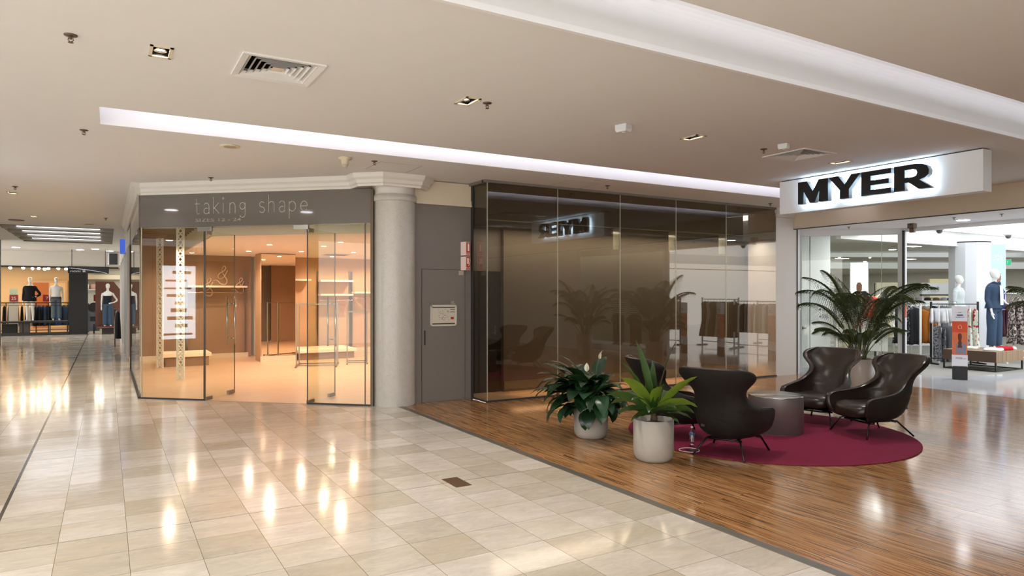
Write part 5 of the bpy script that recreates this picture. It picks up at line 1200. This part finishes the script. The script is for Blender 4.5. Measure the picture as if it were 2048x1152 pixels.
# far wall fittings
t = thing('store_sign', 'white panel with a small black word at the back of the store', 'sign', (28.2, 14.7, 1.66), D_(-30)); MB().box(-.62, 0, 0, .62, .08, .45).build('panel', SW, t); text('bonds', .2, BLK, 'lettering', t, (-.1, -.01, .18), 0, .004, .30, 'CENTER'); MB().box(-.66, -.05, -.06, .66, .1, 0).build('bottom_rail', BLACK, t)
for s in (-1, 1): MB().box(s * .58 - .02, .02, -1.66, s * .58 + .02, .06, 0).build('post', WALU, t)
for k, (x, y, w_, h_, c_) in enumerate([(25.2, 14.9, .9, 2.1, 'd9d3bc'), (30.2, 15.3, 1.6, 2.3, 'e6dcae'), (26.6, 15.9, .7, 2.1, '2e2a28'), (21.4, 15.2, 1.2, 2.2, 'd5d8d6')]):
    t = thing('display_bay', ['cream display bay left of the white store sign', 'pale yellow lit display bay at the back of the store', 'black display bay at the back of the store', 'white display bay behind the orange tops'][k], 'display', (x, y, 0), D_(-30))
    MB().box(-w_ / 2, 0, 0, w_ / 2, .1, h_).build('back_panel', M('bay%d' % k, c_, .7), t)
    for z in (.5, 1.0, 1.5): MB().box(-w_ / 2, -.3, z, w_ / 2, 0, z + .03).build('shelf', SW, t)
random.seed(4)
for k in range(8):
    o = MB().ell([(0, .16, .16, 0, 0), (.01, .17, .17, 0, 0), (.015, .1, .1, 0, 0), (.08, .09, .09, 0, 0), (.10, .05, .05, 0, 0)], 20).build('hat', [blackc, C('brown_cloth', '5d4a3c'), greyc][k % 3], None, True)
    o.location = (22.25 + k * .24, 12.75 - k * .14 + rnd(-.05, .05), 1.452); tag(o, 'dark hat on the long white shelf under the store sign', 'hat', 'hats on the long shelf')
t = thing('display_counter', 'long white counter of hats under the store sign', 'counter', (23.1, 12.26, 0), D_(-30)); MB().box(-1.3, -.25, 0, 1.3, .25, 1.4).build('counter_body', SW, t); MB().box(-1.34, -.28, 1.4, 1.34, .28, 1.45).build('counter_top', WHITE, t)
for k, (x, y, mt) in enumerate(((20.0, 14.2, creamc), (21.2, 13.4, blackc))):
    t = thing('mannequin', ['small bust in a cream top far inside the store', 'small bust in a black top far inside the store'][k], 'mannequin', (x, y, 0), D_(-120)); mannequin_body(t, [ARM_DOWN(1), ARM_DOWN(-1)], False); MB().tube([(0, 0, 0), (0, 0, .9)], .015).lathe([(.001, 0), (.15, 0), (.15, .01), (.001, .01)], n=20).build('stand', CHAR, t)
    cloth_top(t, 'top', mt, .8, 1.44, arms=[(ARM_DOWN(1), 4), (ARM_DOWN(-1), 4)])
# track spots
t = thing('track_light', 'row of four bright track spotlights deep in the store', 'track light', (20.5, 13.8, 2.95), D_(-30)); MB().box(-1.6, -.02, .03, 1.6, .02, .07).build('track', WALU, t)
for k, xx in enumerate((-1.3, -.9, .0, 1.0)):
    h = MB().tube([(xx, 0, .03), (xx, 0, -.02)], .01).tube([(xx, .05, -.02), (xx, -.09, -.08)], .045, 12).build('spot_head', WALU, t); MB().tube([(xx, -.088, -.079), (xx, -.096, -.083)], .043, 12).build('lens', emis('track_lens', 'ffffff', 30), h)

# ------------------------------------------------------------------ reflected part of the store
def rr(x, y, rz, L, zt, n, kind, mats, l1, l2, g): floor_rack(x, y, rz, L, zt, l1, WR if n % 2 else BLACK); hang(x, y, rz, n, L / n * .92, zt, kind, mats, l2, g, .3)
rr(16.6, 4.6, D_(80), 1.5, 1.45, 13, 'longtop', [blackc, whitec, blackc, greyc, whitec], 'rack of black and white tops, reflected in the dark glass', 'black or white top on the reflected rack', 'reflected black and white tops')
rr(16.9, 2.9, D_(85), 1.4, 1.5, 11, 'dress', [C('olive_cloth', '4b4a3c'), blackc, sandc], 'rack of dark dresses, reflected in the dark glass', 'dark dress on the reflected rack', 'reflected dark dresses')
rr(16.2, 1.2, D_(90), 1.3, 1.5, 10, 'trouser', [sandc, C('brown_cloth', '5d4a3c'), greyc], 'rack of brown trousers, reflected in the dark glass', 'brown or grey trousers on the reflected rack', 'reflected trousers')
rr(19.2, 3.6, D_(80), 2.0, 1.4, 13, 'tee', [whitec, creamc, greyc, blackc], 'rack of light tops deep in the reflected store', 'light top on the deep reflected rack', 'deep reflected tops')
rr(19.5, 6.1, D_(80), 1.4, 1.4, 11, 'tee', [maroonc, creamc, blackc], 'rack of mixed tops beyond the right picture edge', 'mixed top beyond the right picture edge', 'tops beyond the right edge')
for k, (y, l) in enumerate(((2.55, 'headless striped-top mannequin reflected in the dark glass, left one'), (1.75, 'headless striped-top mannequin reflected in the dark glass, right one'))):
    t = thing('mannequin', l, 'mannequin', (13.7, y, .1), PI)
    mannequin_body(t, [ARM_DOWN(1), ARM_DOWN(-1)], True, mat=CHAR, head=False); cloth_top(t, 'striped_top', mat_stripe('striped_cloth', 'e0e0e0', '2c2c30', .06), .95, 1.44, arms=[(ARM_DOWN(1), 5), (ARM_DOWN(-1), 5)], grow=.025); trousers(t, blackc if k == 0 else navyc, 1.0, .08, 1.3)
t = thing('window_plinth', 'low white plinth of the reflected window display', 'plinth', (13.8, 1.3, 0)); MB().box(-.6, -2.5, 0, .6, 2.2, .1).build('plinth_block', SW, t)
# ------------------------------------------------------------------ far end of the left corridor
FY = 33.5
SHOPC = M('beige_shop_wall', 'd9b98c', .7, var=.03); FGREY = M('far_grey_wall', 'bdb9ac', .7, var=.03)
S(MB().box(-9, FY, 2.78, 4.4, FY + .15, CZ).build('wall_far_bulkhead', WARMW))
S(MB().add([(-9, FY + .1, .0), (4.4, FY + .1, .0), (4.4, 40, .0), (-9, 40, .0)], [(0, 1, 2, 3)]).build('floor', M('far_shop_floor', 'b9aa94', .25)))
S(MB().box(-9, 39.0, 0, -1.0, 39.1, 2.9).build('wall_far_back', SHOPC)); S(MB().box(-1.0, 37.2, 0, 4.4, 37.3, 2.9).build('wall_far_back_right', FGREY)); S(MB().box(-1.05, FY + .2, 0, -1.0, 39, 2.9).build('wall_far_divider', FGREY))
S(MB().box(-9, FY + .1, 2.9, 4.4, 40, 2.95).build('ceiling', M('far_shop_ceiling', '6e675c', .8)))
S(MB().box(-1.34, FY - .12, 0, -.68, FY + .1, 2.78).build('wall_black_pier', M('black_pier', '151516', .6)))
S(MB().box(-9, FY - .02, 0, -1.3, FY + .1, .12).build('trim_50', CHAR)); S(MB().box(-9, FY - .01, 2.74, .42, FY + .12, 2.80).build('trim_51', CHAR))
S(MB().box(-3.62, FY - 6.6, 0, -2.93, FY - 6.2, CZ).build('wall_left_pier', CHAR))
t = thing('hanging_sign', 'black hanging sign with a thin swoosh over the far black pier', 'sign', (-.55, 31.6, 2.48), 0)
MB().box(-.75, -.03, 0, .62, .03, .27).build('board', BLACK, t)
for xx in (-.62, .5): MB().tube([(xx, 0, .27), (xx, 0, .92)], .012).build('suspension_rod', BLACK, t)
SWW = M('swoosh_white', 'd9d9d9', .5)
MB().tube([(-.72, -.036, .20), (-.2, -.036, .15), (.3, -.036, .07), (.55, -.036, .01)], .007, 6).build('swoosh', SWW, t); text('noni B', .1, SWW, 'lettering', t, (-.68, -.036, .05), 0, .004, .5)
area('far_shop_light', (-3.0, 36, 2.85), (4.5, 4), FSP, 'ffdcae'); area('far_shop_light', (1.6, 35.4, 2.85), (3.5, 3), FSP * .5, 'f2efe4')
# track lights
for k, (x, y) in enumerate([(-3.4, 34.6), (-2.95, 34.4), (-2.7, 35.2), (-2.45, 34.8), (-2.3, 35.6), (-2.1, 34.6), (-1.75, 34.4), (-1.5, 35.0), (-.2, 34.4), (-.38, 34.8)]):
    t = thing('track_spotlight', 'bright small track spotlight over the far shop window', 'spotlight', (x, y, 2.9), 0, 'track spotlights in the far shop')
    MB().tube([(0, 0, 0), (0, 0, -.08)], .015).tube([(0, .06, -.06), (0, -.08, -.16)], .06, 12).build('head', M('spot_grey', '8f8a80', .5), t); MB().tube([(0, -.078, -.158), (0, -.088, -.165)], .058, 12).build('lens', emis('far_spot_lens', 'fff6dc', 40), t)
# window platform with railing
t = thing('window_platform', 'black raised platform with railing in the far shop window', 'platform', (-2.6, 33.9, 0))
MB().box(-1.3, -.25, .50, 1.25, .45, .57).build('deck', BLACK, t)
for xx in (-1.25, -.3, .6, 1.2): MB().box(xx - .02, -.23, 0, xx + .02, -.19, .5).build('leg', BLACK, t)
MB().box(-1.3, -.24, 1.30, 1.25, -.21, 1.335).box(-1.3, -.24, 1.2, 1.25, -.215, 1.22).build('handrail', BLACK, t)
for xx in (-1.28, -.85, 1.22): MB().box(xx - .015, -.24, .57, xx + .015, -.21, 1.3).build('rail_post', BLACK, t)
m6 = thing('mannequin', 'white mannequin in a black off-shoulder top in the far shop window', 'mannequin', (-2.69, 33.95, .575), -PI / 2 - .1)
aL = ARM_DOWN(-1); aH = ARM_HIP(1); mannequin_body(m6, [aL, aH], True, head_yaw=.1); cloth_top(m6, 'black_top', blackc, .80, 1.42, flare=.03, grow=.03, arms=[(aL, 6), (aH, 5)])
m7 = thing('mannequin', 'white mannequin in a white top and grey trousers in the far shop window', 'mannequin', (-1.80, 33.95, .575), -PI / 2 + .1)
a2 = [ARM_DOWN(-1), ARM_DOWN(1)]; mannequin_body(m7, a2, True); cloth_top(m7, 'white_top', whitec, .98, 1.42, grow=.015); trousers(m7, C('slate_cloth', '5d6a72'), 1.02, .1)
cloth_top(m7, 'waistband', C('slate_dark_cloth', '4a4f58'), .88, 1.0, grow=.02)
m8 = thing('mannequin', 'white mannequin in a strapless dark top and jeans right of the far black pier', 'mannequin', (.03, 33.3, .32), -PI / 2)
aH2 = ARM_HIP(1); mannequin_body(m8, [ARM_DOWN(-1), aH2], True); cloth_top(m8, 'strapless_top', C('dark_navy_cloth', '20242e'), .92, 1.32, grow=.015); trousers(m8, C('faded_denim', '3f5468'), 1.0, .06, 1.1, 'jeans')
t = thing('mannequin_plinth', 'brown plinth under the mannequin in jeans by the far pier', 'plinth', (.1, 33.35, 0)); MB().box(-.45, -.3, .26, .5, .35, .31).build('top', M('brown_plinth', '6b4537', .5), t); MB().box(-.28, -.2, 0, .42, .3, .26).build('base', M('dark_brown_plinth', '2c2220', .5), t)
t = thing('partition_screen', 'brown slanted partition behind the mannequin in jeans', 'panel', (.0, 33.9, .3)); MB().loft([[(-.42, 0, 0), (.65, 0, 0), (.65, 0, 1.35), (.25, 0, 1.9), (-.42, 0, 1.9)], [(-.42, .05, 0), (.65, .05, 0), (.65, .05, 1.35), (.25, .05, 1.9), (-.42, .05, 1.9)]]).build('panel', M('russet_panel', '7a4d3c', .5, var=.15), t); MB().box(-.5, .0, -.3, -.44, .05, .1).build('foot', BLACK, t)
# racks, signs and shelves in the far shop
random.seed(11)
floor_rack(-3.0, 35.3, 0, 1.7, 1.25, 'black rack of dark clothes behind the left far mannequin', BLACK); hang(-3.0, 35.3, 0, 10, .15, 1.25, 'longtop', [blackc, navyc, whitec, blackc], 'dark or white top on the black rack behind the left far mannequin', 'tops behind the left far mannequin', .8)
floor_rack(-1.9, 35.5, 0, 1.4, 1.25, 'black rack of blue and dark clothes behind the middle far mannequin', BLACK); hang(-1.9, 35.5, 0, 9, .15, 1.25, 'longtop', [bluec, bluec, navyc, C('green_dark_cloth', '2a4a3c')], 'blue or dark top behind the middle far mannequin', 'blue tops in the far shop', .8)
floor_rack(-.35, 35.6, 0, .7, 1.2, 'rack of grey and white clothes right of the far pier', BLACK); hang(-.35, 35.6, 0, 5, .14, 1.2, 'tee', [greyc, whitec, navyc], 'grey or white top right of the far pier', 'tops right of the far pier', .8)
for x, y, s, l in ((-3.25, 34.2, '25', 'red number sign at the left of the far shop window'), (-2.15, 34.4, '7', 'red number sign behind the middle far mannequin'), (-.35, 34.4, '15', 'red number sign right of the far black pier')):
    t = thing('price_sign', l, 'sign', (x, y, 1.36)); MB().box(-.14, 0, 0, .14, .01, .28).build('card', M('price_red', 'a02a28', .5), t); text(s, .17, WHITE, 'number', t, (0, -.006, .08), 0, .002, ax='CENTER'); MB().tube([(0, .005, -.1), (0, .005, 0)], .006).build('clip', CHAR, t)
t = thing('wall_wardrobe', 'orange-brown framed wall bay at the back of the far shop', 'display', (-2.5, 38.95, 0)); MB().box(-.55, -.3, 0, .9, 0, 2.3).build('frame', M('bay_frame', 'b99a78', .6), t); MB().box(-.45, -.31, .1, .15, -.29, 2.2).build('orange_panel', M('orange_panel', 'a8622f', .6), t); MB().box(.2, -.31, .1, .82, -.29, 2.2).build('cream_panel', M('cream_panel', 'd0ae7c', .6), t)
t = thing('wall_shelf', 'lit wall shelf of soft goods right of the far black pier', 'shelf', (-.25, 37.15, 0)); MB().box(-.7, -.3, 1.85, .8, 0, 1.9).build('shelf_board', SW, t); MB().box(-.7, -.3, 2.35, .9, 0, 2.55).build('pelmet', CREAM, t); MB().box(-.7, -.02, .9, .8, 0, 1.85).build('back_panel', M('pale_back', 'cfd2cc', .6), t)
for k in range(5): folded(-.8 + k * .26, 37.0, .22, .2, .22, [whitec, C('pink_cloth', 'd8a8a0'), greyc][k % 3], 'soft folded goods on the far wall shelf, %s from the left' % ['first', 'second', 'third', 'fourth', 'fifth'][k], 0, 1.9)
t = thing('round_sign_stand', 'grey stand with a round black sign right of the far pier', 'sign', (-.48, 34.0, .1)); MB().box(-.25, -.02, 0, .22, .02, 1.0).build('stand', greyc, t); MB().tube([(0, -.03, 1.02), (0, -.06, 1.02)], .19, 24).build('round_sign', BLACK, t); MB().box(-.13, -.03, .42, .12, -.02, .62).build('label_plate', BLACK, t)
for k, (x, w_, h_) in enumerate(((-3.4, .5, .45), (-2.9, .35, .48))): tag(MB().box(x - w_ / 2, 34.2, 0, x + w_ / 2, 34.5, h_).build('storage_box', [CHAR, M('grey_box', '6b6a66', .6)][k], bevel=.01), ['black box under the far window platform, left', 'grey box under the far window platform, right'][k], 'box')
for k in range(4):
    o = tag(MB().box(-.13, -.1, 0, .13, .1, .075).build('shoe_box', M('mint_box', 'a9c4b0', .6)), 'mint box in the small stack at the left of the far shop', 'box', 'stacked mint boxes'); o.location = (-3.33, 35.0, 1.58 + k * .078 + (0)); 
t = thing('box_stand', 'narrow stand under the mint boxes in the far shop', 'stand', (-3.33, 35.0, 0)); MB().box(-.16, -.12, 0, .16, .12, 1.575).build('stand_body', FGREY, t)
# downlights of the far ceiling
for k, (x, y, l) in enumerate(((-.39, 30.84, 'round downlight before the far shop bulkhead, rightmost pair nearer'), (-.9, 31.6, 'round downlight before the far shop bulkhead, middle'), (.1, 31.9, 'round downlight before the far shop bulkhead, rightmost'), (-2.9, 31.2, 'round downlight before the far shop bulkhead, left one'))):
    t = thing('round_downlight', l, 'downlight', (x, y, CZ), 0, 'round downlights at the far end'); MB().lathe([(.001, -.004), (.14, -.004), (.16, 0), (.001, 0)], n=24).build('rim', WHITE, t); MB().lathe([(.001, -.01), (.125, -.01), (.125, -.004), (.001, -.004)], n=24).build('lens', emis('far_lamp', 'fbfbff', 14), t)
    spot('far_beam', (x, y, CZ - .03), 70, 'f4f4ff', 120, .8, .1)
# right hand shopfronts beyond the first glass wall
S(MB().box(.45, 17.14, 2.85, .6, FY, CZ).build('wall_side_fascia', WARMW)); S(MB().box(.46, 17.14, 0, .6, 17.5, 2.85).build('wall_side_pier', FGREY))
for k, y in enumerate((20.2, 23.6, 27.0, 30.4)): S(MB().box(.44, y, 0, .58, y + .25, 2.85).build('trim_%d' % (52 + k), WALU))
S(MB().box(.49, 17.5, .05, .50, 20.2, 2.85).build('window_12', GLASSG)); S(MB().box(.49, 20.45, .05, .50, 23.6, 2.85).build('window_13', GLASSG))
S(MB().box(3.4, 17.1 + 2.3, 0, 3.5, FY, 2.9).build('wall_side_back', M('side_shop_wall', 'c9c3b4', .7)))
S(MB().box(.6, 19.4, 2.86, 3.5, FY, 2.9).build('ceiling', WHITE))
S(MB().add([(.45, 19.4, .001), (3.5, 19.4, .001), (3.5, FY, .001), (.45, FY, .001)], [(0, 1, 2, 3)]).build('floor', M('side_shop_floor', 'a39c8e', .3)))
area('side_shop_light', (1.9, 26, 2.84), (2, 10), 90, 'fff6e6')
t = thing('outside_rack', 'rack of beige and black clothes outside the right shopfront down the corridor', 'clothes rack', (.22, 25.2, 0), PI / 2); MB().box(-.5, -.01, 1.18, .5, .01, 1.2).build('hanging_rail', BLACK, t)
for s in (-.5, .5): MB().box(s - .012, -.012, 0, s + .012, .012, 1.2).build('post', BLACK, t)
hang(.26, 25.35, 0, 1, .2, 1.2, 'longtop', [C('blush_cloth', 'c9b3a8')], 'blush garment on the outside rack, farther half', 'blush garments outside', .3); hang(.30, 24.85, 0, 1, .15, 1.2, 'longtop', [blackc], 'black garment on the outside rack, nearer half', 'black garments outside', .3)
t = thing('blade_sign', 'thin blue projecting lightbox on the corridor fascia', 'lightbox', (.36, 22.0, 2.78)); MB().box(-.05, -.04, 0, .08, .04, .42).build('case', WALU, t); MB().box(-.045, -.046, .01, .075, -.04, .41).build('lit_panel', emis('blade_blue', '3858b8', 1.1), t)
t = thing('wall_speaker', 'black box speaker high at the far right end of the corridor', 'speaker', (.22, 32.6, 2.88)); MB().box(-.14, -.15, 0, .16, .15, .45).build('cabinet', BLACK, t); MB().box(-.2, -.12, 0, -.14, .15, .46).build('bracket', WHITE, t)
# left hand shopfronts, outside the frame; they light up in the reflections
S(MB().box(-3.3, 8.0, 2.9, -3.15, FY - 6.2, CZ).build('wall_left_fascia', FGREY)); S(MB().box(-6.6, 8.0, 0, -6.5, FY - 6.2, 2.9).build('wall_left_back', M('left_shop_wall', 'a9a8a4', .7)))
S(MB().box(-6.5, 8, 2.88, -3.15, FY - 6.2, 2.92).build('ceiling', WHITE)); area('left_shop_light', (-4.9, 14, 2.85), (2.4, 9), 60, 'eef4ff')
for k, y in enumerate((8.0, 12.2, 16.0, 20.0, 24.0)): S(MB().box(-3.32, y, 0, -3.14, y + .3, 2.9).build('trim_%d' % (60 + k), CHAR))
t = thing('bright_panel', 'unseen bright panel left of the picture, standing for a daylit window mirrored in the shop glass', 'screen', (-3.0, 11.1, 0)); MB().box(-.08, -.5, 0, .04, .5, 2.35).build('case', CHAR, t); MB().box(.04, -.32, .72, .048, .32, 2.25).build('lit_pane', emis('bright_panel_glow', 'e6f2ff', 8), t)  # bright source mirrored in the shop glass; its directory form is made up
mb = MB()
for k in range(9): mb.box(.048, rnd(-.3, -.1), .80 + k * .16, .052, rnd(.05, .3), .80 + k * .16 + rnd(.03, .09))
mb.build('dark_rows', M('row_grey', '3d4650', .6), t)

t = thing('fill_panel', 'large glowing ceiling panel behind the camera, added to fill the mall with light', 'fill_panel', (-5.4, -4.6, 3.41)); MB().box(-3.2, -4.0, 0, 3.2, 4.0, .02).build('lit_panel', emis('fill_panel_glow', 'f4f6ff', 2.0), t); MB().box(-3.3, -4.1, .02, 3.3, 4.1, .05).build('frame', WHITE, t)  # added glowing panel out of view, brightens floor and ceiling by bounce
area('fill_panel_light', (-5.4, -4.6, 3.38), (6.2, 7.8), FILL, 'f4f5ff')  # fill light added together with the glowing panel

S(MB().box(3.2, -6.2, 0, 12.2, -6.0, CZ).build('wall_light_block', M('block_wall_paint', '8f8678', .7)))  # unseen wall added to block world light and darken the right ceiling
